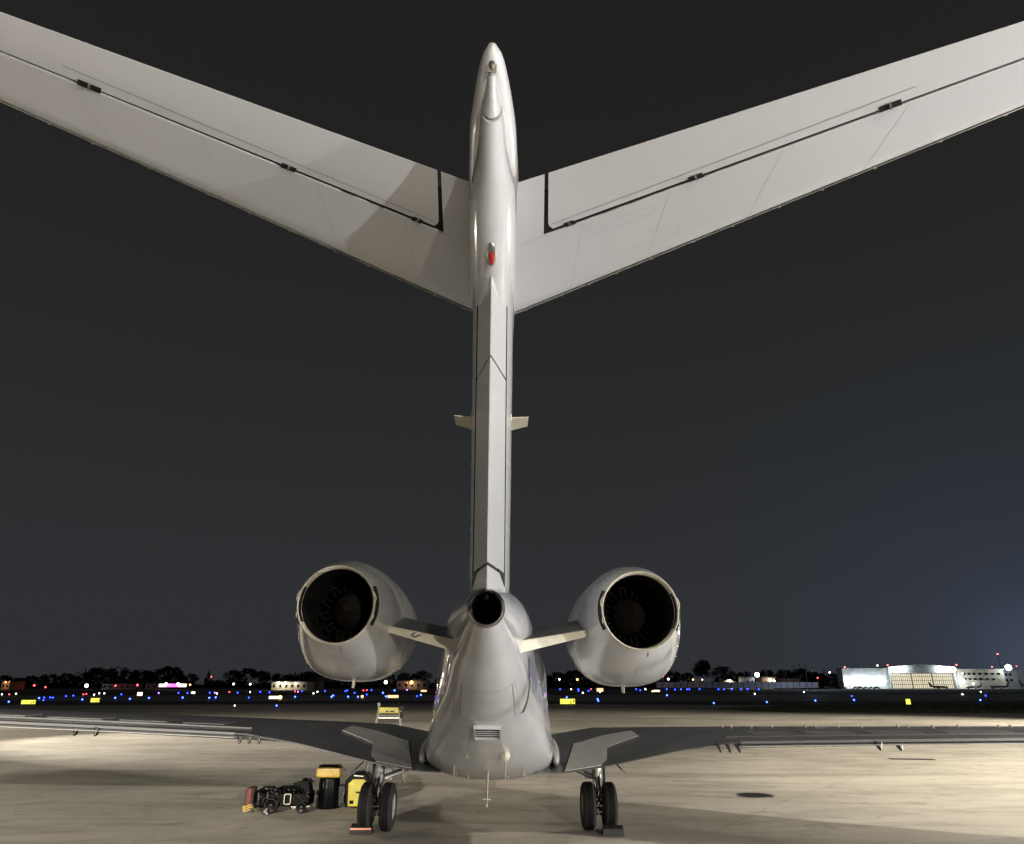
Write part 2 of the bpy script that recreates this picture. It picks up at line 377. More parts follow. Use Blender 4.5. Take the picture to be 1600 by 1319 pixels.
# louvred vent box under the tail, antennas, rivets
def under(y):  # bottom of fuselage/fairing
    return smoothl(y, FY, FB)
vb = MB()
yv0, yv1 = 12.12, 12.55
z0, z1 = under(yv0), under(yv1)
sl = math.atan2(z1-z0, yv1-yv0); q = Matrix.Rotation(sl, 3, 'X'); vc = Vector((0, (yv0+yv1)/2, (z0+z1)/2-.015))
Lv = math.hypot(yv1-yv0, z1-z0)
for sx in (-1, 1): vb.box(vc+q@Vector((sx*.205, 0, -.01)), (.022, Lv, .06), q)
for sy in (-1, 1): vb.box(vc+q@Vector((0, sy*(Lv/2+.011), -.01)), (.432, .022, .06), q)
vent = vb.build('vent_frame', white2, fus, 0)
MB().box(vc+q@Vector((0, 0, .014)), (.47, Lv-.02, .01), q).build('vent_recess', pylg, vent, 0) if False else None
for k in range(5):
    qq = q@Matrix.Rotation(R(28), 3, 'X')
    MB().box(vc+q@Vector((0, -Lv/2+Lv*(k+.5)/5, -.012)), (.385, Lv/5*.8, .008), qq).build('louvre', white2, fus, 0)
MB().box(vc+q@Vector((0, 0, .012)), (.39, Lv, .008), q).build('vent_recess', flapl, fus, 0)
def blade(name, x, y, z, h, c, m=cream, lean=.1, t=.022, par=fus):
    b = MB(); r0 = []; 
    for (zz, yy, cc, tt) in ((z+.04, y, c, t), (z-h*.6, y-lean*.6, c*.7, t*.8), (z-h, y-lean, c*.45, t*.5)):
        r0.append([(x, yy-cc/2, zz), (x+tt, yy, zz), (x, yy+cc/2, zz), (x-tt, yy, zz)])
    return b.loft(r0).build(name, m, par, 40)
blade('drain_mast', -.005, 14.35, under(14.35), .50, .16, cream, .12, .020, bf)
MB().tube((-.01, 14.3, 1.33), (-.01, 14.36, .60), .010, n=8).tube((-.075, 14.35, .72), (.06, 14.35, .72), .012, n=8).build('drain_tube', cream, bf)
MB().tube((.245, 12.75, under(12.75)-.02), (.30, 13.3, under(13.3)-.02), .010, n=8).build('antenna_wire', cream, fus)
MB().tube((.30, 13.3, under(13.3)-.02), (.32, 14.4, 1.04), .019, .011, n=8).lathe([(-.05, 0), (-.02, .07), (0, .085), (.03, .05), (.05, 0)], (.303, 13.35, under(13.35)-.03), 'y', 20).build('fuel_vent_mast', cream, fus)
for x, y, h in ((-.37, 14.75, .07), (.37, 14.75, .06), (.70, 14.85, .09), (-.36, 13.6, .03), (-.62, 14.3, .16), (.66, 14.3, .14), (-.60, 14.65, .07), (.65, 14.65, .07)):
    blade('drain_stub', x, y, under(y)+.05+.12*abs(x), h+.06, .06, cream, .02, .010, bf)
# fuselage skin seams: long diagonal lines and rivet rows under the tail
def skin_pt(y, th):
    f = lambda yy, tt: Vector((fsec(yy, tt)[0], yy, fsec(yy, tt)[1]))
    p = f(y, th); a = f(y, th+.02)-f(y, th-.02); c = f(y+.02, th)-f(y-.02, th); n = a.cross(c).normalized()
    if n.x*p.x < 0 and abs(p.x) > .1 or (abs(p.x) <= .1 and n.z > 0): n = -n
    return p, n
def seam_line(pts, wd=.010, m=seam, name='skin_seam', par=None, off=.004, n=24):
    P = []
    for (y0, t0), (y1, t1) in zip(pts, pts[1:]):
        for k in range(n): P.append(skin_pt(y0+(y1-y0)*k/n, R(t0+(t1-t0)*k/n)))
    b = MB(); L = []; Q = []
    for i, (p, nn) in enumerate(P):
        t = (P[min(i+1, len(P)-1)][0]-P[max(i-1, 0)][0]).normalized(); s_ = nn.cross(t).normalized()*wd/2
        L.append(p+nn*off+s_); Q.append(p+nn*off-s_)
    k = len(L); b.add(L+Q, [(i, i+1, k+i+1, k+i) for i in range(k-1)])
    return b.build(name, m, par or fus, 0)
for s_ in (-1, 1):
    mir = (lambda t: t) if s_ == 1 else (lambda t: -180-t)
    seam_line([(9.3, mir(-35)), (10.6, mir(-42))])
    seam_line([(10.9, mir(-64)), (12.1, mir(-66))], .008)
    rb = MB()
    for k in range(13):
        p, nn = skin_pt(10.9+k*.1, R(mir(-60))); rb.tube(p-nn*.002, p+nn*.005, .009, n=8)
    rb.build('rivet_row', seam, fus, 0, kind='stuff')
seam_line([(10.9, -64), (10.9, -116)], .008); seam_line([(12.0, -60), (12.0, -120)], .008)
seam_line([(11.45, -24), (11.85, -38), (12.15, -58)], .085, dark_strip, 'air_outlet_slot')
seam_line([(12.3, -28), (12.45, -33)], .05, pylg, 'air_outlet_slot'); seam_line([(11.9, -150), (12.1, -146)], .05, pylg, 'air_outlet_slot')

# fin: TE line y = 9.0 - .69*(z-4.11)
def yTE(z): return 9.0-.69*(z-4.11)
def fin_hw(z): return .30-.012*(z-4.0)
def hinge(z): return yTE(z)+ (.93 if z < 4.5 else .93-.14*(z-4.5))
def hh(z): return .215-.014*(z-4.0)
def fin_ring(z):
    yh = hinge(z); yl = yTE(z)+3.9-(z-4)*.22; W = fin_hw(z); r = []
    prof = [(0, hh(z)+.012), (.10, .93*W), (.28, W), (.5, W*.98), (.75, W*.72), (.92, W*.38), (1, 0.004)]
    for s_, x in prof: r.append((x, yh+.02+(yl-yh)*s_, z))
    for s_, x in prof[::-1]: r.append((-x, yh+.02+(yl-yh)*s_, z))
    return r
b = MB().loft([fin_ring(3.7+i*.25) for i in range(15)]); fin = b.build('fin', white, JET, 30)
def wedge(z0, z1, name, m, par, gap=.004):
    b = MB(); rr = []
    for i in range(9):
        z = z0+(z1-z0)*i/8; yt, yh, h = yTE(z), hinge(z), hh(z)
        rr.append([(.006, yt, z), (h*.52, yt+(yh-yt)*.5, z), (h, yh, z), (h*.9, yh+.03, z), (-h*.9, yh+.03, z), (-h, yh, z), (-h*.52, yt+(yh-yt)*.5, z), (-.006, yt, z)])
    return b.loft(rr).build(name, m, par, 20)
tail_stub = wedge(3.70, 4.085, 'tail_wedge', white, fin)
rud = wedge(4.125, 6.270, 'rudder', white, JET)
rud2 = wedge(6.295, 7.12, 'rudder_tab', white, JET)
# dark hinge gap down both sides of the rudder and the triangular openings at its foot
for s_ in (-1, 1):
    b = MB(); rr = []
    for i in range(13):
        z = 4.09+i*(7.0-4.09)/12; yh, h = hinge(z), hh(z)
        rr.append([(s_*(h-.03), yh-.004, z), (s_*(h+.013), yh+.004, z), (s_*(h+.013), yh+.022, z), (s_*(h-.03), yh+.02, z)])
    b.loft(rr).build('hinge_gap', black, rud, 0)
    def fp(u, z, o):
        yt, yh, h = yTE(z), hinge(z), hh(z); n = Vector((yh-yt, -h, 0)).normalized(); return (s_*(h*u+n.x*o), yt+(yh-yt)*u+n.y*o, z)
    T = [(1.02, 4.115), (1.02, 3.955), (.60, 4.125)]
    b = MB().add([fp(u, z, .009) for u, z in T]+[fp(u, z, -.03) for u, z in T], [(0, 1, 2), (3, 5, 4), (0, 3, 4, 1), (1, 4, 5, 2), (2, 5, 3, 0)])
    b.build('hinge_opening', black, rud, 0)
for z0 in (4.105, 6.283):
    b = MB()
    yt, yh, h = yTE(z0), hinge(z0), hh(z0)-.012
    b.add([(0, yt+.02, z0-.016), (h, yh, z0-.016), (-h, yh, z0-.016), (0, yt+.02, z0+.016), (h, yh, z0+.016), (-h, yh, z0+.016)], [(0, 1, 2), (3, 5, 4), (0, 3, 4, 1), (1, 4, 5, 2), (2, 5, 3, 0)])
    b.build('rudder_joint', black, rud, 0)
# horizontal skin joints on the fin sides
for zj in (4.7, 5.45, 6.35):
    for s_ in (-1, 1):
        r0 = [p for p in fin_ring(zj)[:5]]; b = MB(); L = [(s_*(p[0]+.0025), p[1], p[2]-.003) for p in r0]; Q = [(s_*(p[0]+.0025), p[1], p[2]+.003) for p in r0]
        b.add(L+Q, [(i, i+1, 6+i, 5+i) for i in range(4)]); b.build('skin_joint', seam2, fin, 0)
# strakes on the fin
for s_ in (-1, 1):
    b = MB().loft([[(s_*.255, 8.84, 6.025), (s_*.255, 9.33, 6.025), (s_*.255, 9.33, 6.01), (s_*.255, 8.84, 6.01)],
                   [(s_*.495, 8.80, 6.022), (s_*.495, 9.15, 6.022), (s_*.495, 9.15, 6.012), (s_*.495, 8.80, 6.012)]])
    st = b.build('strake', cream, fin, 0, label='small cream strake on the side of the fin')
    # base pad against the fin side
    MB().box((s_*.262, 9.08, 6.02), (.02, .5, .09)).build('strake_base', cream, fin, 0)

# bullet fairing at the T junction
KY = [4.96, 5.05, 5.4, 6.0, 6.6, 7.0, 7.75, 8.5, 9.5, 10.4, 11.1]
KZ = [8.22, 8.06, 7.74, 7.43, 7.16, 7.03, 6.84, 6.76, 6.95, 7.35, 7.95]
LWY = [4.96, 5.05, 5.2, 5.3, 5.4, 5.8, 6.1, 6.3, 6.75, 7.2, 8.0, 9.5, 10.5, 11.1]
LW = [.03, .042, .056, .080, .108, .155, .205, .238, .262, .272, .283, .27, .17, .02]
def low_ring(y, n=40):
    zb, hw = smoothl(y, KY, KZ), smoothl(y, LWY, LW); zt = lerp(y, [5.0, 5.25, 5.6, 6.2], [8.30, 8.16, 8.02, 8.0])
    return sect(y, zt, zb, hw, n, 2.15, .55)
ysb = [4.965+i*.085 for i in range(73)]
yspl = 5.36
b = MB().loft([low_ring(y) for y in ysb if y > yspl+.0]); bul = b.build('bullet_fairing', white, JET, 50)
b = MB().loft([low_ring(y) for y in ysb if y < yspl]+[low_ring(yspl-.004)]); b.build('bullet_tailcone', white, bul, 50)
seamr = MB(); c0 = low_ring(yspl); m0 = Vector((0, yspl, 7.98)); seamr.loft([[tuple(m0+(Vector(p)-m0)*1.012) for p in c0], [tuple(Vector((0, .012, -.004))+m0+(Vector(p)-m0)*1.012) for p in c0]], False).build('tailcone_seam', seam, bul, 0)
UWY = [4.93, 5.0, 5.3, 5.8, 6.16, 6.6, 7.5, 8.5, 9.6, 10.6, 11.3]
UW = [.042, .086, .160, .235, .258, .282, .30, .31, .28, .17, .02]
def up_ring(y): return sect(y, 8.30 if y > 5.1 else 8.26+.04*(y-4.93)/.17, 7.86 if y > 5.6 else 7.86+.24*((5.6-y)/.67), smoothl(y, UWY, UW), 40, 2.6, .5)
t0 = up_ring(4.93); tc_ = Vector((0, 4.915, 8.19)); b = MB().loft([[tuple(tc_+(Vector(p)-tc_)*k+Vector((0, -.02*(1-k), 0))) for p in t0] for k in (.05, .5, .8)]+[up_ring(4.93+i*.091) for i in range(71)]); b.build('fairing_cap', stabw, bul, 50)
# beacon
bc = Vector((0, 6.68, smoothl(6.68, KY, KZ)-.004)); tang = Vector((0, .6, -.24)).normalized()
q = Matrix((Vector((1, 0, 0)), tang, Vector((1, 0, 0)).cross(tang))).transposed()
def ellip(c, r, q, n=20, m=12):
    rr = []
    for i in range(m+1):
        t = -math.pi/2+math.pi*i/m
        rr.append([Vector(c)+q@Vector((r[0]*math.cos(t)*math.cos(a)+0, r[1]*math.sin(t), r[2]*math.cos(t)*math.sin(a))) for a in [2*math.pi*j/n for j in range(n)]])
    return rr
MB().loft(ellip(bc, (.052, .155, .030), q)).build('beacon_base', steel, bul, 60)
MB().loft(ellip(bc+Vector((0, .03, -.02)), (.034, .095, .045), q)).build('beacon_lens', redl, bul, 60)
nv = Vector((0, 5.03, 8.10)); tg = Vector((0, .09, -.16)).normalized(); q2 = Matrix((Vector((1, 0, 0)), tg, Vector((1, 0, 0)).cross(tg))).transposed()
MB().box(nv+q2@Vector((0, 0, -.01)), (.085, .15, .04), q2).build('light_housing', steel, bul, 0)
MB().loft(ellip(nv+q2@Vector((0, .0, .02)), (.030, .06, .03), q2)).loft(ellip(nv+q2@Vector((0, .0, -.03)), (.030, .06, .03), q2)).build('tail_light', clearl, bul, 60)

# horizontal stabilisers
X0S, X1S = .27, 5.7
def sTE(x): return 6.38-(x-.27)*.523
def sLE(x): return 9.40-(x-.35)*.909
ZS = 7.84
def hfrac(x):   # hinge line fraction
    yh = 7.23-(x-.64)*.667; return (yh-sTE(x))/(sLE(x)-sTE(x))
def zlow(x, s_):
    k = (sLE(x)-sTE(x))/3.0
    if s_ < .35: d = .055*math.sin(s_/.35*math.pi/2)
    elif s_ < .82: d = .055
    else: u = (s_-.82)/.18; d = .055-.13*u*u
    return ZS-d*k+.012*k
def zup(x, s_):
    k = (sLE(x)-sTE(x))/3.0
    return ZS+.012*k+(.27*math.sqrt(max(0, 1-s_))*s_**.8+.002+ (.062 if s_ > .99 else 0))*k if s_ < .995 else zlow(x, 1)+.004
def af_piece(sgn, xs, f0, f1, name, m, par, n=14, shrink=0, ang=30):
    rr = []
    for x_ in xs:
        lo = []; up = []
        for i in range(n+1):
            if isinstance(x_, tuple):
                kk = i/n; x = x_[0]+(x_[1]-x_[0])*kk
                if x_[2] and kk > .9: x += x_[2]*(kk-.9)/.1
            else: x = x_
            a, c = f0(x), f1(x); s_ = a+(c-a)*(i/n); y = sTE(x)+(sLE(x)-sTE(x))*s_
            lo.append((sgn*x, y, zlow(x, s_)+shrink)); up.append((sgn*x, y, max(zup(x, s_)-shrink, zlow(x, s_)+shrink+.003)))
        rr.append(lo+up[::-1])
    return MB().loft(rr).build(name, m, par, ang)
xs_all = [X0S+(X1S-X0S)*i/16 for i in range(17)]
for sg in (-1, 1):
    stab = af_piece(sg, xs_all, lambda x: hfrac(x)+.004, lambda x: .932, 'stabilizer', stabw, JET)
    af_piece(sg, [.27, .42, (.560, .607, -.0)], lambda x: 0, lambda x: hfrac(x)+.0035, 'inner_panel', stabw, stab)
    def el0(x): return 0
    def elh(x): return hfrac(x)-.022
    xe = [(.600, .655, .055)]+[.78]+[.655+(X1S-.655)*i/14 for i in range(1, 15)]
    elv = af_piece(sg, xe, el0, lambda x: elh(x), 'elevator', stabw, JET)
    # dark cove visible through the gaps
    af_piece(sg, [.54, .72]+xe[2:], lambda x: .10 if x < .73 else hfrac(x)-.05, lambda x: hfrac(x)+.03, 'hinge_cove', black, stab, shrink=.018)
    # leading-edge reflections put into colour: pale edge beside a groove
    lem = af_piece(sg, xs_all, lambda x: .960, lambda x: .9999, 'leading_edge', edgem, stab, n=10, shrink=-.012)
    for j in range(26):
        x = .5+j*.2+random.Random(j*7+sg).uniform(-.06, .06); y = sLE(x)-.004
        MB().box((sg*x, y, zlow(x, 1)-.012), (.035, .02, .016)).build('drip_bead', chrome, lem, 0) if j % 2 == 0 else None
    af_piece(sg, xs_all, lambda x: .90, lambda x: .975, 'leading_edge_dark_reflection', dark_strip, stab, n=4, shrink=.014)
    # hinges: cut-out with a pale bracket
    for hx, w_ in ((.90, .13), (2.176, .155), (3.73, .19)):
        s_ = hfrac(hx)-.006; yy = 7.23-(hx-.64)*.667; an = math.atan(-.667)*sg; q = Matrix.Rotation(an, 3, 'Z')
        zz = zlow(hx, s_)-.004
        MB().box((sg*hx, yy-.045, zz-.0015), (w_, .075, .004), q).build('hinge_cutout', black, elv, 0)
        MB().box((sg*hx, yy-.05, zz-.012), (.018, .07, .02), q).build('hinge_bracket', steel, elv, 0)
    for hx, w_ in ((1.33, .18), (1.60, .16)):
        yy = 7.23-(hx-.64)*.667; q = Matrix.Rotation(math.atan(-.667)*sg, 3, 'Z')
        MB().box((sg*hx, yy-.035, zlow(hx, hfrac(hx))-.004), (w_, .028, .004), q).build('hinge_cutout', black, elv, 0)
    # panel line along the elevator
    b = MB(); L = []; Q = []
    for i in range(21):
        x = .7+i*(3.85-.7)/20; y = 7.23-(x-.64)*.667-.16-.01*(x); s_ = (y-sTE(x))/(sLE(x)-sTE(x)); z = zlow(x, s_)-.003
        L.append((sg*x, y, z)); Q.append((sg*x, y+.009, z))
    b.add(L+Q, [(i, i+1, 22+i, 21+i) for i in range(20)]); b.build('panel_seam', seam, elv, 0)
    # faint chordwise skin joints and fastener rows
    for xj in (1.05, 1.95, 2.95, 3.9):
        b = MB(); L = []; Q = []
        for i in range(13):
            s_ = hfrac(xj)+.02+(.91-hfrac(xj))*i/12; y = sTE(xj)+(sLE(xj)-sTE(xj))*s_; z = zlow(xj, s_)-.0015; L.append((sg*(xj-.0025), y, z)); Q.append((sg*(xj+.0025), y, z))
        b.add(L+Q, [(i, i+1, 14+i, 13+i) for i in range(12)]); b.build('skin_joint', seam2, stab, 0)
    rb = MB()
    for k in range(90):
        x = .75+k*.052
        for s_ in (hfrac(x)+.035, .90):
            y = sTE(x)+(sLE(x)-sTE(x))*s_; z = zlow(x, s_); rb.box((sg*x, y, z-.0008), (.007, .007, .0022))
    rb.build('fastener_row', seam2, stab, 0, kind='stuff')
    # access panel outlines and rivets under the stabiliser
    if sg == 1:
        for (cx_, cy_, w_, h_) in ((1.45, 6.98, .95, .13), (1.78, 7.32, 1.0, .22)):
            b = MB(); q = Matrix.Rotation(math.atan(-.667), 3, 'Z'); pts = []
            for k in range(40):
                t = 2*math.pi*k/40; c, s_ = math.cos(t), math.sin(t)
                pts.append(Vector((cx_, cy_, 0))+q@Vector((w_/2*math.copysign(abs(c)**.35, c), h_/2*math.copysign(abs(s_)**.5, s_), 0)))
            for k in range(0, 40):
                a, c = pts[k], pts[(k+1) % 40]; nn = (c-a).normalized(); o_ = Vector((-nn.y, nn.x, 0))*.0022
                def zz(p): 
                    x = p.x; s_ = (p.y-sTE(x))/(sLE(x)-sTE(x)); return zlow(x, s_)-.002
                b.add([(*(a+o_).xy, zz(a)), (*(c+o_).xy, zz(c)), (*(c-o_).xy, zz(c)), (*(a-o_).xy, zz(a))], [(0, 1, 2, 3)])
            b.build('access_panel_outline', seam2, stab, 0)
    rb = MB()
    for k in range(9):
        x = .34+k*.035; y = 7.23-(x-.64)*.667+.02; s_ = (y-sTE(x))/(sLE(x)-sTE(x)); rb.tube((sg*x, y, zlow(x, s_)+.002), (sg*x, y, zlow(x, s_)-.004), .006, n=6)
    rb.build('rivet_row', seam, stab, 0, kind='stuff')

# engines
def engine(sg):
    cx_, cz_ = sg*2.172, 3.705
    e = empty('engine', (0, 0, 0), JET)
    NY = [10.40, 10.6, 10.9, 11.4, 12.0, 12.8, 13.8, 14.7, 15.1, 15.28]
    NR = [.548, .610, .675, .755, .805, .82, .805, .76, .71, .65]
    XO = [0, .006, .02, .045, .07, .08, .08, .07, .06, .06]; TXX = [1, 1.02, 1.04, 1.055, 1.065, 1.065, 1.05, 1.02, 1, 1]
    NZ = [0, -.004, -.01, -.02, -.03, -.03, -.03, -.03, -.03, -.03]
    EX = [1, 1.035, 1.085, 1.16, 1.215, 1.225, 1.16, 1.02, 1, 1]
    rr = []
    for i in range(41):
        y = 10.4+i*4.88/40; r = smoothl(y, NY, NR); zo = smoothl(y, NY, NZ); ex = smoothl(y, NY, EX)
        ring = []
        for k in range(56):
            t = 2*math.pi*k/56; c, s_ = math.cos(t), math.sin(t)
            if s_ < 0:
                pw = 2/(2+.75*min(1, max(0, (y-10.5)/1.2))); c = math.copysign(abs(c)**pw, c); s_ = -abs(s_)**pw
            ring.append((cx_+sg*smoothl(y, NY, XO)+r*c, y, cz_+zo+r*s_*(smoothl(y, NY, TXX) if s_ > 0 else ex)))
        rr.append(ring)
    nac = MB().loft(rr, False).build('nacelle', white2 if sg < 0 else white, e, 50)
    MB().lathe([(.03, .552), (-.012, .556), (-.03, .545), (-.012, .528), (.10, .515)], (cx_, 10.40, cz_), 'y', 64).build('nozzle_lip', chrome if False else cream, e, 50)
    MB().lathe([(.0, .527), (.4, .515), (1.2, .55), (2.4, .56), (2.4, 0)], (cx_, 10.41, cz_), 'y', 48).build('exhaust_duct', duct, e, 50)
    # plug cone
    MB().lathe([(.50, .012), (.53, .035), (.60, .07), (.72, .14), (.86, .215), (1.0, .265), (1.2, .28), (2.3, .28)], (cx_, 10.40, cz_), 'y', 40).build('plug_cone', plugm, e, 50)
    # lobed mixer petals
    mx = MB()
    for k in range(12):
        a = 2*math.pi*k/12+.2; q = Matrix.Rotation(-a, 3, 'Y')
        for (r0, r1, w_) in ((.30, .45, .075),):
            P = [q@Vector((x, 1.0, z)) + Vector((cx_, 10.4, cz_)) for x, z in ((-w_*.5, r0), (-w_*.62, r1-.04), (-w_*.35, r1), (w_*.35, r1), (w_*.62, r1-.04), (w_*.5, r0))]
            mx.path(P, .0065, 6)
            P2 = [p+Vector((0, .35, 0)) for p in P]
            for i in range(5): mx.add([P[i], P[i+1], P2[i+1], P2[i]], [(0, 1, 2, 3)])
    mx.build('mixer_lobes', lobem, e, 40)
    # reverser hinge fairings on both sides of the lip, seams
    for s_ in (-1, 1):
        pts = []
        for k in range(9):
            a = R(-28+56*k/8); pts.append((a, k))
        b = MB(); inn = []; out = []
        for a, k in pts:
            for rad, lst in ((.515, inn), (.60, out)):
                lst.append((cx_+s_*rad*math.cos(a), 10.372+(rad-.515)*1.3, cz_+rad*math.sin(a)))
        n = len(inn); 
        b.add(inn+[(p[0]-s_*.0, p[1]+.10, p[2]) for p in inn]+[(p[0], p[1]+.0, p[2]) for p in out], [(i, i+1, n+i+1, n+i) for i in range(n-1)]+[(i, i+1, 2*n+i+1, 2*n+i) for i in range(n-1)])
        b.build('reverser_gap', black, nac, 0)
        MB().path([(cx_+s_*(.555+.02*math.cos(k))*math.cos(R(-20+5*k)), 10.365+.02, cz_+.555*math.sin(R(-20+5*k))) for k in range(9)], .007, 6).build('reverser_arm', cream, nac, 0)
    def nac_pt(y, t):
        r = smoothl(y, NY, NR)+.003; zo = smoothl(y, NY, NZ); ex = smoothl(y, NY, EX); c, s_ = math.cos(t), math.sin(t)
        if s_ < 0: pw = 2/(2+.75*min(1, max(0, (y-10.5)/1.2))); c = math.copysign(abs(c)**pw, c); s_ = -abs(s_)**pw
        return Vector((cx_+sg*smoothl(y, NY, XO)+r*c, y, cz_+zo+r*s_*(smoothl(y, NY, TXX) if s_ > 0 else ex))), Vector((c, -.2, s_)).normalized()
    def nseam(pts, wd=.008, nm='nacelle_seam'):
        P = []
        for (y0, t0), (y1, t1) in zip(pts, pts[1:]):
            for k in range(17): P.append(nac_pt(y0+(y1-y0)*k/16, R(t0+(t1-t0)*k/16)))
        L = []; Q = []
        for i, (p, nn) in enumerate(P):
            t = (P[min(i+1, len(P)-1)][0]-P[max(i-1, 0)][0])
            t = t.normalized() if t.length > 1e-6 else Vector((0, 1, 0)); s2 = nn.cross(t).normalized()*wd/2
            L.append(p+s2); Q.append(p-s2)
        n = len(L); MB().add(L+Q, [(i, i+1, n+i+1, n+i) for i in range(n-1)]).build(nm, seam, nac, 0)
    nseam([(11.35, -165), (11.35, 165)], .007); nseam([(12.6, -120), (12.6, 60)], .007)
    nseam([(10.9, -90), (12.6, -90)], .007); nseam([(10.45, 90), (10.62, 90)], .02); nseam([(10.45, -80), (10.6, -80)], .02)
    inb = 180 if sg > 0 else 0
    nseam([(10.75, inb-8 if sg > 0 else 8), (11.3, inb-8 if sg > 0 else 8)], .012)
    nseam([(11.3, inb-8 if sg > 0 else 8), (11.5, inb-60 if sg > 0 else 60)], .010)
    # drain mast under the nacelle
    zb = cz_-.03-.82*1.215
    MB().loft([[(cx_-.03+0, 12.2, zb+.05), (cx_-.01, 12.35, zb+.05), (cx_+.03, 12.2, zb+.05), (cx_, 12.05, zb+.05)], [(cx_-.022, 12.15, zb-.10), (cx_-.01, 12.22, zb-.10), (cx_+.022, 12.15, zb-.10), (cx_, 12.08, zb-.10)]]).build('drain_mast', cream, nac, 0)
    # pylon : blunt cream trailing face, upper-skin shade put into the grey
    xi, xo = sg*.35, sg*1.66
    def P(t, te_y, ty, k): pass
    st = []
    for t in (0, .25, .5, .75, 1):
        x = xi+(xo-xi)*t; ax = abs(x); yt = 10.55+.70*(ax-.35)/1.31; zt = 3.235+(ax-.35)*.200; zb_ = zt-(.165-.09*t)
        zcrest = zt+.20+.05*t
        st.append([(x, yt, zb_), (x, yt, zt), (x, yt+1.0, zcrest), (x, yt+2.2, zcrest+.06), (x, yt+3.4, zt+.14), (x, yt+3.5, zt+.08), (x, yt+2.6, zb_+.12), (x, yt+1.0, zb_+.055)])
    b = MB(); rr = st; n = 8; vs = [p for r in rr for p in r]; fs = []; mi = []
    for i in range(4):
        for j in range(n):
            k = (j+1) % n; fs.append((i*n+j, i*n+k, (i+1)*n+k, (i+1)*n+j)); mi.append(1 if j in (1, 2, 3) else 0)
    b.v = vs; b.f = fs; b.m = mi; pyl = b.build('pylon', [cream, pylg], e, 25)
    MB().tube((xi, 10.545, 3.238), (xo, 11.245, 3.500), .010, n=8).build('pylon_edge_strip', cream, pyl)
    MB().box((sg*1.60, 11.21, 3.475), (.09, .04, .07)).build('pylon_end_fitting', cream, pyl)
    if sg < 0: MB().path([(-1.08, 10.90, 3.37), (-1.13, 10.88, 3.34), (-1.08, 10.88, 3.31), (-1.0, 10.88, 3.34)], .008, 6).build('pylon_latch', darkm, pyl)
    return e
engine(-1); engine(1)

# wings
TX = [0, 1.193, 1.434, 2.132, 2.811, 3.455, 4.283, 6.204, 8.413, 14.2]
TY = [14.8, 14.8, 14.8, 14.75, 14.45, 14.1, 13.7, 12.9, 12.0, 10.4]
TZ = [1.08, 1.123, 1.138, 1.252, 1.432, 1.611, 1.781, 1.898, 2.024, 2.35]
CX = [0, 1.461, 2.444, 3.378, 5.233, 7.358, 9.76, 14.2]
CY = [19.9, 19.8, 18.9, 18.1, 16.8, 15.3, 13.9, 11.7]
CZ = [1.44, 1.484, 1.715, 1.787, 1.899, 2.011, 2.124, 2.42]
def wing_surf(x, s_): # s 0 TE .. 1 crest, >1 nose
    y0, z0, y1, z1 = lerp(x, TX, TY), lerp(x, TX, TZ), lerp(x, CX, CY), lerp(x, CX, CZ)
    return y0+(y1-y0)*s_, z0+(z1-z0)*s_
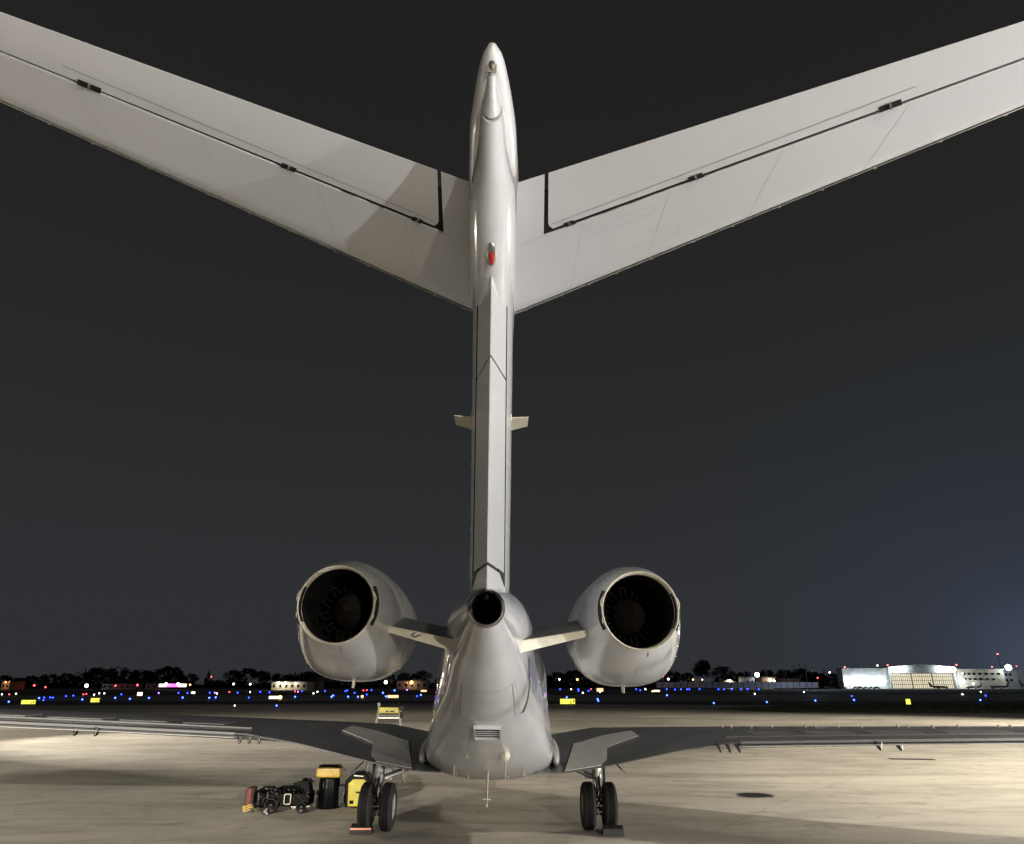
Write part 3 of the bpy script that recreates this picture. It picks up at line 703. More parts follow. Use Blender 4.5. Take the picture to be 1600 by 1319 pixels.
def wing(sg):
    xs = sorted(set([.9, 1.2]+TX[2:]+CX[1:]+[2.3, 3.0, 5.0, 8.0, 9.0, 11, 12.5])); rr = []
    xs = [x for x in xs if x >= .9]
    for x in xs:
        c = (lerp(x, CX, CY)-lerp(x, TX, TY)); t = .085*c; r = []
        for s_ in (0, .25, .5, .75, 1.0): y, z = wing_surf(x, s_); r.append((sg*x, y, z))
        y1, z1 = wing_surf(x, 1)
        r += [(sg*x, y1+.07*c, z1-.025*c), (sg*x, y1+.13*c, z1-.07*c), (sg*x, y1+.10*c, z1-.12*c)]
        for s_ in (.9, .6, .3): y, z = wing_surf(x, s_); r.append((sg*x, y, z-t*(.6+s_*.7)*min(1, s_*2)))
        y, z = wing_surf(x, 0); r.append((sg*x, y+.0, z-.02)); rr.append(r)
    wg = MB().loft(rr).build('wing', wing_shade, JET, 30)
    # pale raised panel with a dark border, inboard wing top
    def wp(x, y, off):
        y0, y1 = lerp(x, TX, TY), lerp(x, CX, CY); s_ = (y-y0)/(y1-y0); return (sg*x, y, wing_surf(x, s_)[1]+off)
    poly = [(1.445, 14.83), (2.13, 14.78), (2.20, 15.05), (2.27, 15.05), (2.443, 16.14), (3.186, 16.58), (3.178, 17.48), (1.863, 17.48)]
    def panel(poly, off, m, nm, th=.012, grow=0):
        cx_ = sum(p[0] for p in poly)/len(poly); cy_ = sum(p[1] for p in poly)/len(poly)
        pp = [(p[0]+grow*(1 if p[0] > cx_ else -1), p[1]+(grow*2.2*(1 if p[1] > cy_ else -.0))) for p in poly]
        bm = bmesh.new(); vs = [bm.verts.new((p[0], p[1], 0)) for p in pp]; f = bm.faces.new(vs); bmesh.ops.triangulate(bm, faces=[f])
        bmesh.ops.subdivide_edges(bm, edges=bm.edges, cuts=5, use_grid_fill=True)
        b = MB(); bm.verts.index_update(); b.v = [wp(v.co.x, v.co.y, off) for v in bm.verts]; b.f = [tuple(v.index for v in f.verts) for f in bm.faces]
        b.m = [0]*len(b.f)
        # skirt
        bd = [e for e in bm.edges if e.is_boundary]; k = len(b.v); idx = {}
        for e in bd:
            for v in e.verts:
                if v.index not in idx: idx[v.index] = len(b.v); p = b.v[v.index]; b.v.append((p[0], p[1], p[2]-th))
            b.f.append((e.verts[0].index, e.verts[1].index, idx[e.verts[1].index], idx[e.verts[0].index])); b.m.append(0)
        bm.free(); return b.build(nm, m, wg, 20)
    panel(poly, .010, black, 'panel_border', .008, .028); panel(poly, .022, panelg, 'pale_inboard_panel', .012)
    # outboard trailing flap : pale edges seen end-on
    fx = [4.45, 5.2, 6.2, 7.3, 8.41, 10, 12, 14.1]; r1 = []; r2 = []
    for x in fx:
        y0, z0 = wing_surf(x, 0); y1, z1 = wing_surf(x, .16)
        r1.append([(sg*x, y0-.08, z0-.072), (sg*x, y0-.08, z0-.062), (sg*x, y1, z1-.01), (sg*x, y1, z1-.05)])
        yb, zb = wing_surf(x, .235); r2.append([(sg*x, yb-.03, zb+.004), (sg*x, yb-.03, zb+.030), (sg*x, yb+.02, zb+.030), (sg*x, yb+.02, zb+.004)])
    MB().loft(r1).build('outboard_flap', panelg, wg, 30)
    r3 = []
    for x in fx:
        y0, z0 = wing_surf(x, 0); r3.append([(sg*x, y0-.03, z0-.028), (sg*x, y0-.03, z0+.012), (sg*x, y0+.03, z0+.014), (sg*x, y0+.03, z0-.02)])
    MB().loft(r3).build('flap_edge_strip', flapl, wg, 30)
    MB().loft(r2).build('spoiler_edge', flapl, wg, 30)
    # spoiler panels as slightly raised pale sheets
    for x0, x1 in ((5.1, 5.75), (6.0, 6.7), (6.95, 7.7), (8.0, 8.9)):
        q_ = []
        for (x, s_) in ((x0, .42), (x1, .42), (x1, .60), (x0, .60)): y, z = wing_surf(x, s_); q_.append((sg*x, y, z+.010))
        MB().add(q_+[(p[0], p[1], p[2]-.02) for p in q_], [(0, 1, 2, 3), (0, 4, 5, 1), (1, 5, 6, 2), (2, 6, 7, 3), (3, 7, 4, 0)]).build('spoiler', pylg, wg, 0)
    # flap hinges with discharge wicks hanging below the trailing edge
    for hx in (4.25, 6.62):
        y0, z0 = wing_surf(hx, 0)
        for k, dx in enumerate((-.17, 0, .17)):
            if hx > 5 and k == 1: continue
            MB().loft([[(sg*(hx+dx)-.02, y0+.02, z0-.02), (sg*(hx+dx)+.02, y0+.02, z0-.02), (sg*(hx+dx)+.02, y0+.16, z0-.02), (sg*(hx+dx)-.02, y0+.16, z0-.02)],
                       [(sg*(hx+dx)+.02, y0-.02, z0-.16), (sg*(hx+dx)+.045, y0-.02, z0-.16), (sg*(hx+dx)+.045, y0+.05, z0-.14), (sg*(hx+dx)+.02, y0+.05, z0-.14)]]).build('flap_hinge', darkm, wg, 0)
            MB().tube((sg*(hx+dx)+.04, y0-.03, z0-.14), (sg*(hx+dx)+.06, y0-.03, z0-.03), .009, n=6).build('hinge_link', steel, wg, 0)
    # small pale blocks standing in for glints along the right leading edge
    for k in range(15):
        x = 4.9+k*.36+(.2 if k % 4 == 0 else 0); y, z = wing_surf(x, 1)
        if sg < 0: continue
        MB().box((sg*x, y, z+.012), (.03, .05, .032)).build('edge_glint', cream, wg, 0)
    # root fillet bulge
    rr = []
    for i in range(25):
        t = (1-math.cos(math.pi*i/24))/2; y = 14.95+t*4.2; r = .14*math.sin(math.pi*max(.0005, min(.9995, t)))**.5
        rr.append([(sg*(1.30+.12*t+r*.9*math.cos(a)), y, 1.30+.06*t+(.22*(r/.14))*math.sin(a)) for a in [2*math.pi*k/20 for k in range(20)]])
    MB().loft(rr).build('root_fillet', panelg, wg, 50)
    # light strip of root glove at the leading edge
    if sg > 0:
        q_ = [(1.25, 20.0, 1.50), (2.35, 19.05, 1.725), (2.35, 19.3, 1.735), (1.25, 20.3, 1.72)]
    return wg
wing(-1); wing(1)

# landing gear
def tyre_prof(w_, r, hub):
    h = w_/2; P = [(-h*.62, hub), (-h*.95, hub+.05), (-h, (hub+r)/2), (-h*.9, r-.055), (-h*.66, r-.012)]
    for g in (-.045, -.015+.0, .03, .06):
        pass
    n = 5; xs_ = [-h*.6+2*h*.6*i/n for i in range(n+1)]
    for i in range(1, n):
        x = xs_[i]; P += [(x-.014, r-.002+.004*(1-abs(x)/h)), (x-.011, r-.028), (x+.011, r-.028), (x+.014, r-.002+.004*(1-abs(x)/h))]
    P += [(h*.66, r-.012), (h*.9, r-.055), (h, (hub+r)/2), (h*.95, hub+.05), (h*.62, hub)]
    return P
def gear(sg):
    dz = .038*sg
    e = empty('landing_gear', (0, 0, dz), JET)
    X, Y, ZA = sg*2.172, 15.66, .428
    for wx in (-.207, .207):
        wh = MB().lathe(tyre_prof(.258, .428, .22), (X+wx, Y, ZA), 'x', 56).build('tyre', rubber, e, 30)
        out = 1 if wx > 0 else -1
        rim = MB().lathe([(-.09, .24), (-.11, .225), (-.07, .20), (-.03, .12), (-.06, .09), (-.10, .07), (-.10, 0)] if out < 0 else [(.09, .24), (.11, .225), (.07, .20), (.03, .12), (.06, .09), (.10, .07), (.10, 0)], (X+wx, Y, ZA), 'x', 32).lathe([(-.1, .238), (.1, .238)], (X+wx, Y, ZA), 'x', 32).build('wheel_rim', geargrey, e, 40)
        bb = MB()
        for k in range(9):
            t = 2*math.pi*k/9; c_ = (X+wx+out*.055, Y+.16*math.cos(t), ZA+.16*math.sin(t)); bb.tube(c_, (c_[0]+out*.02, c_[1], c_[2]), .014, n=6)
        bb.build('wheel_bolts', steel, e, 0)
        bk = MB().lathe([(-.05, .21), (.05, .21), (.05, .08), (-.05, .08), (-.05, .21)], (X+wx*.55, Y, ZA), 'x', 28)
        for k in range(7):
            t = 2*math.pi*k/7+.3; bk.tube((X+wx*.55-.04*out, Y+.14*math.cos(t), ZA+.14*math.sin(t)), (X+wx*.55-.10*out, Y+.14*math.cos(t), ZA+.14*math.sin(t)), .028, n=10)
        bk.build('brake', geard, e, 30)
    MB().tube((X-.25, Y, ZA), (X+.25, Y, ZA), .055, n=16).build('axle', darkm, e)
    MB().tube((X, Y, 1.0), (X, Y, 1.28), .075, n=24).tube((X, Y, .93), (X, Y, 1.0), .088, n=24).tube((X, Y, 1.10), (X, Y, 1.13), .085, n=24).tube((X, Y, .86), (X, Y, .93), .07, n=24).build('shock_strut', geargrey if sg < 0 else alum, e)
    MB().tube((X, Y, ZA), (X, Y, .9), .045, n=20).build('piston', chrome, e)
    MB().path([(X, Y-.07, .95), (X+sg*.01, Y-.28, .72), (X, Y-.07, .52)], .024, 8).path([(X-.06, Y-.07, .95), (X-.05, Y-.28, .72)], .012, 6).build('torque_link', darkm, e)
    MB().path([(X+.09, Y-.05, 1.22), (X+.10, Y-.07, .95), (X+.07, Y-.11, .78), (X+.10, Y-.08, .6), (X+.06, Y-.05, .5)], .011, 6).path([(X-.09, Y-.05, 1.22), (X-.11, Y-.08, .9), (X-.06, Y-.10, .7), (X-.09, Y-.06, .52)], .011, 6).path([(X+.03, Y-.1, 1.05), (X+.02, Y-.1, .8), (X-.03, Y-.12, .62)], .008, 6).build('brake_hose', rubber, e)
    # side brace, two parallel rods to the belly
    MB().tube((X-sg*.10, Y-.03, .98), (sg*1.42, Y-.1, 1.22), .020, n=10).build('side_brace', darkm, e)
    MB().tube((X-sg*.10, Y-.03, .92), (sg*1.42, Y-.1, 1.16), .020, n=10).build('side_brace', steel if sg < 0 else darkm, e)
    # gear door
    dx = X-sg*.155
    MB().loft([[(dx-.11, Y+.02, .90), (dx+.09, Y+.02, .90), (dx+.09, Y+.045, .90), (dx-.11, Y+.045, .90)], [(dx-.13, Y+.02, 1.26), (dx+.10, Y+.02, 1.26), (dx+.10, Y+.045, 1.26), (dx-.13, Y+.045, 1.26)]]).build('gear_door', panelg if sg < 0 else pylg, e, 0)
    MB().tube((X+sg*.13, Y+.0, 1.3), (X+sg*.13, Y+.02, .80), .022, n=10).build('actuator', darkm, e)
    MB().tube((X+sg*.22, Y-.2, 1.32), (X+sg*.42, Y-.35, 1.12), .014, n=8).tube((X+sg*.42, Y-.35, 1.12), (X+sg*.50, Y-.4, 1.05), .006, n=8).build('gear_strut_rod', darkm, e)
    MB().loft(ellip((X+.06, Y-.12, 1.26), (.05, .05, .05), Matrix.Identity(3), 12, 8)).build('gear_light', steel, e)
    return e
gear(-1); gear(1)

# ------------------------------------------------------------------ chocks
def chock(px, py, w_, label, stripe):
    p = on_ground(px, py); e = empty('wheel_chock', (p.x, p.y, 0), label=label, category='wheel chock', group='wheel chocks behind the main wheels')
    h = .17; d = .24
    b = MB().add([(-w_/2, 0, 0), (w_/2, 0, 0), (w_/2, d, 0), (-w_/2, d, 0), (-w_/2+.01, .03, h*.72), (w_/2-.01, .03, h*.72), (w_/2-.02, d*.55, h), (-w_/2+.02, d*.55, h), (-w_/2+.01, d, h*.25), (w_/2-.01, d, h*.25)],
                 [(0, 3, 2, 1), (0, 1, 5, 4), (4, 5, 6, 7), (7, 6, 9, 8), (8, 9, 2, 3), (0, 4, 7, 8, 3), (1, 2, 9, 6, 5)])
    bev(b.build('body', rubber2, e, 0), .012)
    if stripe: MB().box((-.005, .014, .088), (w_-.03, .008, .028), Matrix.Rotation(R(-14), 3, 'X')).build('reflective_stripe', orange, e, 0)
    return e
chock(563, 1304, .43, 'black rubber chock with an orange stripe behind the left main wheels', True)
chock(959, 1307, .42, 'plain black rubber chock behind the right main wheels', False)

# ------------------------------------------------------------------ ground equipment left of the left wheels
def gp(px, y):  # x at distance y on the ground row
    return (px-800)/F*(y*cp+(-CAMZ)*sp)
Yc = 17.9
e = empty('towbarless_tug', (gp(440, Yc), Yc, 0), label='low black aircraft tug with red end plate and yellow fork, left of the wheels', category='tug')
xl = gp(398, Yc)-gp(440, Yc); xr = gp(496, Yc)-gp(440, Yc)
bev(MB().box((.05, .1, .26), (1.15, .55, .26)).box((.18, .12, .42), (.62, .42, .14)).build('chassis', blackp, e, 0), .02)
bev(MB().box((.42, .08, .47), (.34, .34, .30), Matrix.Rotation(R(-14), 3, 'Y')).box((.52, .05, .62), (.22, .3, .03), Matrix.Rotation(R(20), 3, 'Y')).build('motor_cover', blackp, e, 0), .02)
cyl = MB()
for i, x in enumerate((-.50, -.30)):
    cyl.lathe([(0, .0), (0, .10), (.30, .10), (.34, .08), (.36, 0)], (x, -.10, .10), 'z', 24)
cyl.build('hydraulic_tank', blackp, e)
for x, r_ in ((-.18, .16), (.50, .12)):
    wv = MB().lathe([(-.05, 0), (-.05, r_*.55), (-.06, r_*.8), (-.045, r_), (.045, r_), (.06, r_*.8), (.05, 0)], (x, -.22, r_), 'y', 32).build('drive_wheel', blackp, e)
    MB().lathe([(-.064, r_*.86), (-.064, r_*.78)], (x, -.22, r_), 'y', 32).lathe([(-.06, .03), (-.064, 0)], (x, -.22, r_), 'y', 12).build('wheel_ring', darkm, wv)
fr = MB().path([(.10, -.24, .20), (.10, -.24, .36), (.12, -.24, .38), (.22, -.24, .38), (.24, -.24, .36), (.24, -.24, .20), (.22, -.24, .18), (.12, -.24, .18), (.10, -.24, .20)], .012, 8)
fr.build('step_frame', cream, e)
hs = MB(); rnd = random.Random(9)
for k in range(9):
    x = -.45+k*.10; z = .48+rnd.uniform(-.03, .05); hs.path([(x, -.18, .40), (x+rnd.uniform(-.05, .05), -.22, z), (x+.09, -.16, z+rnd.uniform(-.04, .03)), (x+.14, -.15, .40)], .016, 8)
hs.build('hose_bundle', blackp, e)
cl = MB(); 
for k in range(26):
    x = rnd.uniform(-.55, .62); z = rnd.uniform(.16, .50); a = rnd.uniform(-.8, .8); l = rnd.uniform(.02, .08)
    cl.tube((x, -.235, z), (x+l*math.cos(a), -.245, z+l*math.sin(a)), rnd.uniform(.006, .012), n=6)
cl.build('metal_fittings', steel, e)
bb = MB()
for k in range(3): bb.tube((.30+k*.10, -.24, .10+.02*k), (.38+k*.12, -.26, .115), .010, n=6)
bb.box((.62, -.25, .14), (.12, .02, .02)).box((.34, -.25, .13), (.14, .02, .02)).build('grab_bar', cream, e)
bev(MB().box((-.70, -.05, .32), (.13, .38, .36)).build('red_end_plate', redp, e, 0), .02)
MB().tube((-.78, -.2, .16), (-.78, -.2, .46), .018, n=8).tube((-.62, -.2, .14), (-.62, -.2, .50), .014, n=8).build('end_rail', geard, e)
fk = MB()
for k in range(3): fk.box((-.70+k*.03, -.26-k*.015, .15-.035*k), (.20, .06, .025), Matrix.Rotation(R(-18), 3, 'Y'))
fk.box((-.75, -.26, .10), (.05, .08, .12)).build('yellow_fork', yellow, e, 0)
MB().tube((-.60, -.30, .10), (-.28, -.42, .035), .022, n=8).build('tow_arm', weather(mat('olive_arm', (.10, .09, .05), .5), (.10, .09, .05)), e)
MB().box((-.22, -.43, .05), (.11, .03, .04), Matrix.Rotation(R(35), 3, 'Y')).box((-.24, -.40, .08), (.03, .03, .09), Matrix.Rotation(R(35), 3, 'Y')).build('tow_hook', geargrey, e, 0)

Yd = 18.4
e = empty('ground_power_cart', (gp(512, Yd), Yd, 0), label='black drum-shaped cart topped with a dull yellow box', category='service cart')
MB().lathe([(0, 0), (0, .24), (.04, .25), (.50, .245), (.62, .23), (.62, 0)], (0, 0, 0), 'z', 36).build('drum', blackp, e)
MB().tube((-.29, -.1, .06), (-.29, -.1, .45), .016, n=8).build('side_rail', geargrey, e, 0)
MB().box((.30, .1, .28), (.14, .3, .36)).build('side_box', darkm, e, 0)
bev(MB().box((-.01, -.02, .755), (.56, .38, .22)).build('yellow_box', yellow, e, 0), .045, 4)
bev(MB().box((-.01, -.02, .885), (.47, .32, .03)).build('box_lid', blackp, e, 0), .01)
MB().tube((.27, -.12, .80), (.36, -.12, .81), .012, n=8).loft(ellip((.37, -.12, .81), (.022, .022, .022), Matrix.Identity(3), 10, 6)).build('valve', steel, e)
MB().tube((-.08, -.252, .44), (-.08, -.252, .58), .010, n=6).tube((.0, -.252, .44), (.0, -.252, .60), .010, n=6).build('chrome_handles', chrome, e)
MB().box((-.48, .0, .30), (.38, .3, .10)).build('link_beam', blackp, e, 0)

Ye = 18.5
e = empty('fluid_cart', (gp(560, Ye), Ye, 0), label='hooded black cart with a yellow front tub beside the left main wheel', category='service cart')
def roundrect(w_, z0, z1, cut, y, n=1): 
    return [(-w_/2+cut*.2, y, z0), (w_/2-cut*.2, y, z0), (w_/2, y, z0+cut*.6), (w_/2, y, z1-cut), (w_/2-cut*.9, y, z1), (-w_/2+cut*1.1, y, z1), (-w_/2, y, z1-cut)]
bev(MB().loft([roundrect(.62, .03, .73, .16, -.20), roundrect(.62, .03, .73, .16, .25)]).build('hood', blackp, e, 0), .02)
sb = MB().loft([roundrect(.44, .05, .60, .10, -.245), roundrect(.48, .04, .62, .10, -.203)]).build('yellow_tub', yellowb, e, 0); bev(sb, .02)
MB().box((.02, -.255, .34), (.10, .01, .035)).box((-.12, -.255, .14), (.09, .01, .07)).build('tub_label', blackp, e, 0)
MB().path([(-.42, -.15, .05), (-.22, -.15, .60), (-.10, -.1, .78), (.12, -.1, .78)], .016, 8).build('push_handle', steel, e)
MB().box((.0, -.21, .675), (.22, .01, .02), Matrix.Rotation(R(5), 3, 'Y')).build('hood_glint_plate', alum, e, 0)

# step ladder
pl, pr = on_ground(566, 1222), on_ground(627, 1222); Yl = pl.y
e = empty('step_ladder', ((pl.x+pr.x)/2+.05, Yl, 0), label='open aluminium step ladder with a yellow top behind the left wing', category='ladder')
Wb, Wt, H = .58, .31, 2.0
for s_ in (-1, 1):
    MB().tube((s_*Wb, -.02, 0), (s_*Wt, .38, H), .045, .038, 8).build('front_rail', alum, e)
    MB().tube((s_*Wb*.9, .95, 0), (s_*Wt*.85, .45, H-.02), .032, n=8).build('rear_rail', alum, e)
    MB().lathe([(0, 0), (0, .045), (.07, .04), (.07, 0)], (s_*Wb, -.02, 0), 'z', 12).build('foot', yellowb, e)
    MB().path([(s_*.40, .1, 1.35), (s_*.36, .3, 1.05), (s_*.40, .6, 1.3)], .010, 6).build('spreader', darkm, e)
    MB().loft(ellip((s_*.33, .36, H+.10), (.05, .05, .06), Matrix.Identity(3), 12, 8)).tube((s_*.33, .36, H-.25), (s_*.33, .36, H+.08), .028, n=8).build('rail_cap', blackp if s_ > 0 else alum, e)
for k in range(6):
    t = (k+1)/7; wk = Wb+(Wt-Wb)*t; MB().box((0, -.02+.4*t+.03, H*t), (wk*2, .09, .03)).build('step', alum, e, 0)
bev(MB().box((0, .36, H-.07), (.60, .22, .17)).build('yellow_top', yellowb, e, 0), .02)
MB().box((-.05, .245, H-.10), (.06, .01, .035)).box((.10, .245, H-.10), (.14, .01, .035)).build('top_print', black, e, 0)
MB().tube((-.36, .3, H-.22), (.36, .3, H-.22), .014, n=8).build('cross_bar', alum, e)
MB().box((.38, .33, H-.2), (.10, .1, .18)).box((.37, .33, H-.0), (.11, .1, .1)).build('tool_pouch', blackp, e, 0)

# ------------------------------------------------------------------ airfield lights
def emis(name, c, s_): return mat(name, (.02, .02, .02), .4, emis=c, es=s_)
EM = {'b': emis('blue_lamp', (.014, .035, 1), 16), 'B': emis('bright_blue_lamp', (.04, .09, 1), 14), 'w': emis('white_lamp', (1, .95, .85), 9), 'r': emis('red_lamp', (1, .06, .08), 7),
      'y': emis('amber_lamp', (1, .62, .12), 9), 'p': emis('violet_lamp', (.35, .12, 1), 9), 'o': emis('orange_lamp', (1, .35, .1), 8)}
stake = mat('stake_paint', (.25, .2, .05), .6)
protos = {}
def edge_light(px, py, c, size=1.0, label=None):
    p = on_ground(px, py, .4)
    if p.y < 0 or p.y > 480: 
        p = at_dist(px, py, 420)
    zc = p.y*cp; r = 1.55*size*zc/F*.62     # globe about 2.7 px wide as bloomed in the photo
    key = c
    if key not in protos:
        e = empty('edge_light', (0, 0, 0)); g = MB().loft(ellip((0, 0, 0), (1, 1, 1), Matrix.Identity(3), 12, 8)).build('lamp_globe', EM[c], e)
        s_ = MB().tube((0, 0, -1), (0, 0, 0), .12, n=6).build('stake', stake, e, 0); protos[key] = (e, g, s_); first = True
    else: first = False
    e0, g0, s0 = protos[key]
    if first: e, g, s_ = e0, g0, s0
    else:
        e, g, s_ = e0.copy(), g0.copy(), s0.copy()
        for o in (e, g, s_): COL.objects.link(o)
        g.parent = e; s_.parent = e
    z = max(p.z, r+.02); e.location = (p.x, p.y, 0); g.location = (0, 0, z); g.scale = (r, r, r)
    s_.location = (0, 0, z); s_.scale = (r*.6, r*.6, z)
    cn = {'b': 'blue', 'B': 'bright blue', 'w': 'white', 'r': 'red', 'y': 'amber', 'p': 'violet', 'o': 'orange'}[c]
    reg = next(t for lim, t in ((90, 'at the far left edge around the widest yellow sign'), (240, 'on the left around the small second yellow sign'), (350, 'under the magenta-lit canopy on the left'), (450, 'left of the left engine, near the long lit building'),
               (560, 'under the outer half of the left engine'), (700, 'between the left engine and the fuselage'), (960, 'between the fuselage and the right engine'), (1090, 'just right of the right engine'),
               (1200, 'along the foot of the pale fence'), (1300, 'near the right end of the pale fence'), (9999, 'in front of the far hangar and office block')) if px < lim)
    e['label'] = label or f'small {cn} airfield light {reg}'
    e['category'] = 'airfield light'; e['group'] = f'{cn} airfield lights {reg}'
    return e
LTS = '''13.8,1096.6,B 61,1090.8,B 69,1090,b 68,1094,b 78.5,1089.7,b 82.6,1090.2,b 103,1087.8,b 114.5,1087,b 128.6,1093,B 147,1085.6,w 180,1090.5,B 189.5,1085,b 203,1092,B 232.7,1090.6,B
14.4,1085,r 3,1085,w 25,1084,w 130,1085,r 135,1084.5,r 155,1083.5,w 163,1083.5,w 248,1083,p 285.4,1090,B 279,1082.6,b 292.8,1082.8,b 327,1090.5,B 337,1089.7,B 327.7,1082.6,b 335.7,1082.5,p 339,1083.7,w 358.4,1081.4,r
371.3,1082.5,b 390.7,1081.4,w 406.5,1081.1,b 421,1081.9,b 388.8,1090,b 366.8,1102.6,w 432.3,1102.6,B 461,1080.4,r 465.6,1081,p 472,1080,b 461,1088.8,B 489.8,1083.4,w 496,1081,w 507.8,1079.9,b 518,1089,B 520.5,1086.8,B
539.5,1080,b 542.6,1078.8,b 554,1082.7,b 543.9,1088.6,B 559.3,1088.8,B 573,1085.3,b 567.7,1078.8,r 573,1078.5,r 580.4,1078.2,b 598.3,1082.7,B 603,1088,B 616.5,1078.8,B 636,1078,p 651.5,1087.9,b 657.6,1086,B
875,1077,b 892.4,1077,w 903.8,1077,b 903.8,1079.5,b 910.6,1082.5,w 919.7,1079.5,b 923.5,1077,r 937.6,1081,w 885.6,1089.7,B 933.8,1092.3,B 934.8,1095,B 994,1077,b 1000.4,1078.6,b 1008.4,1077,w 1019.3,1080.3,y
1041.8,1077,b 1054.7,1077.4,b 1064,1077,b 1073.6,1077,b 1077,1077,b 1042.2,1086.3,B 1093,1077,b 1122.6,1077,b 1131,1077,b 1143.4,1077,b 1158,1077,b 1168,1077,b 1185.6,1077,b 1256.3,1081.3,w 1179.4,1084.2,w 1115.4,1098.6,B
1198.3,1097,B 1273.9,1094.7,B 1331,1087.7,b 1334.3,1093.8,B 1503.8,1085,w 1532.5,1081.2,w 1540,1087,b 1531.8,1094,B'''
UL = {(432.3, 1102.6): 'nearest blue airfield light, below the amber flare on the left', (1115.4, 1098.6): 'bright blue airfield light at the left tip of the grass island', (885.6, 1089.7): 'pale blue airfield light right above the yellow sign behind the jet',
      (13.8, 1096.6): 'blue airfield light at the far left edge, beside the widest yellow sign', (1531.8, 1094): 'lowest of three blue lights in front of the far office block',
      (1198.3, 1097): 'bright blue airfield light above the middle of the grass island', (1273.9, 1094.7): 'blue airfield light above the grass island, nearest the white fence end', (1042.2, 1086.3): 'single bright blue light on the dark strip just right of the right engine'}
for tok in LTS.split():
    x, y, c = tok.split(','); x = float(x); y = float(y)
    edge_light(x, y, c, 1.25 if c == 'B' else 1.0, UL.get((x, y)))

# guidance signs
signy = emis('sign_yellow', (1, .86, .10), 1.5); signw = emis('sign_cream', (1, .82, .55), 3.0); signo = emis('sign_orange', (1, .5, .25), 2.2)
def sign(px, py, wpx, hpx, m, label, glyph=True):
    p = on_ground(px, py+hpx/2); zc = (p.y*cp-CAMZ*sp)
    w_, h = wpx*zc/F, hpx*zc/F
    e = empty('guidance_sign', (p.x, p.y, 0), label=label, category='airfield sign', group='lit airfield guidance signs')
    fr = MB().box((0, .12, h/2+.05), (w_*1.03, .2, h*1.06)); fr.box((0, .12, .03), (w_*.8, .3, .06)); fr.build('housing', darkm, e, 0)
    MB().box((0, .006, h/2+.06), (w_, .02, h*.96)).build('lit_face', m, e, 0)
    if glyph:
        g = MB(); k = h*.14; x0 = w_*.20
        g.box((x0, -.008, h*.52), (k, .008, h*.56)); g.box((x0+k*1.2, -.008, h*.27), (k*2, .008, k))          # L
        x1 = x0+k*4.0; g.box((x1, -.008, h*.52), (k, .008, h*.56)); g.box((x1+k*1.2, -.008, h*.75), (k*2, .008, k)); g.box((x1+k, -.008, h*.53), (k*1.6, .008, k))   # F
        g.build('lettering', black, e, 0)
    return e
sign(43.5, 1098, 22, 6, signy, 'widest yellow guidance sign, at the far left edge of the field')
sign(148, 1095, 14, 6, signy, 'small yellow guidance sign, second from the left')
sign(887, 1097, 23, 7.5, signy, 'yellow guidance sign just right of the fuselage beyond the wing')
sign(1420, 1097.5, 7, 8, signy, 'squarish yellow guidance sign in front of the far hangar', False)
sign(218, 1085, 8, 5, signw, 'small cream lit sign on the left under the magenta billboard', False)
sign(428, 1090.5, 16, 4, signw, 'cream lit sign beside the amber flare on the left', False)
sign(614, 1089, 17, 4, signo, 'orange lit sign under the left engine', False)
sign(662, 1080, 9, 2.5, signo, 'thin orange lit sign right beside the fuselage on the left', False)
sign(301.6, 1082.8, 6, 3, signw, 'tiny cream sign beneath the right end of the magenta billboard', False)
sign(1026, 1080, 10, 2.5, signw, 'thin white lit sign just right of the right engine', False)
sign(937.6, 1078.5, 10, 5, signo, 'reddish lit board directly beneath the right engine', False)
edge_light(438, 1089.7, 'y', 2.6, 'large glaring amber light at the end of the cream sign on the left')
edge_light(566, 1088.3, 'y', 1.8, 'amber light between blue lights under the left engine')

# ------------------------------------------------------------------ far side of the field
D = 460.0
def X(px, y): return (px-800)/F*(y*cp)
def Zof(py, y): return at_dist(800, py, y).z
def wbox(name, x0, x1, y0, y1, z0, z1, m, par=None, **t):
    return MB().box(((x0+x1)/2, (y0+y1)/2, (z0+z1)/2), (abs(x1-x0), abs(y1-y0), z1-z0)).build(name, m, par, 0, **t)
litwall = weather(mat('pale_metal_cladding', (.50, .52, .52), .6), (.50, .52, .52), .25, .35)
cladw = weather(mat('cream_render', (.50, .47, .38), .7), (.50, .47, .38), .15, .2)
roofm = mat('dark_roof', (.05, .055, .06), .7)
glassd = mat('dark_window_glass', (.015, .018, .02), .1, coat=.5)
doorlit = emis('lit_door_panel', (1, .88, .62), .85)
lampw = emis('floodlamp_glare', (.85, .95, 1), 26)
lampW = emis('warm_lamp_glare', (1, .92, .75), 14)
redlamp = emis('obstruction_lamp', (1, .12, .1), 8)
def point(loc, e_, c, r=.5, par=None):
    L = bpy.data.lights.new('lamp', 'POINT'); L.energy = e_; L.color = c; L.shadow_soft_size = r
    o = bpy.data.objects.new('lamp_light', L); COL.objects.link(o); o.location = loc
    if par: o.parent = par
    return o
def globe(px, py, y, rpx, m, name, par, light=0, col=(1, 1, 1)):
    c = at_dist(px, py, y); r = rpx*y/F
    par_off = Vector(par.location) if par else Vector((0, 0, 0))
    o = MB().loft(ellip(c-par_off, (r, r, r), Matrix.Identity(3), 14, 8)).build(name, m, par)
    if light: point(c-par_off-Vector((0, r*1.3, 0)), light, col, r, par)
    return o
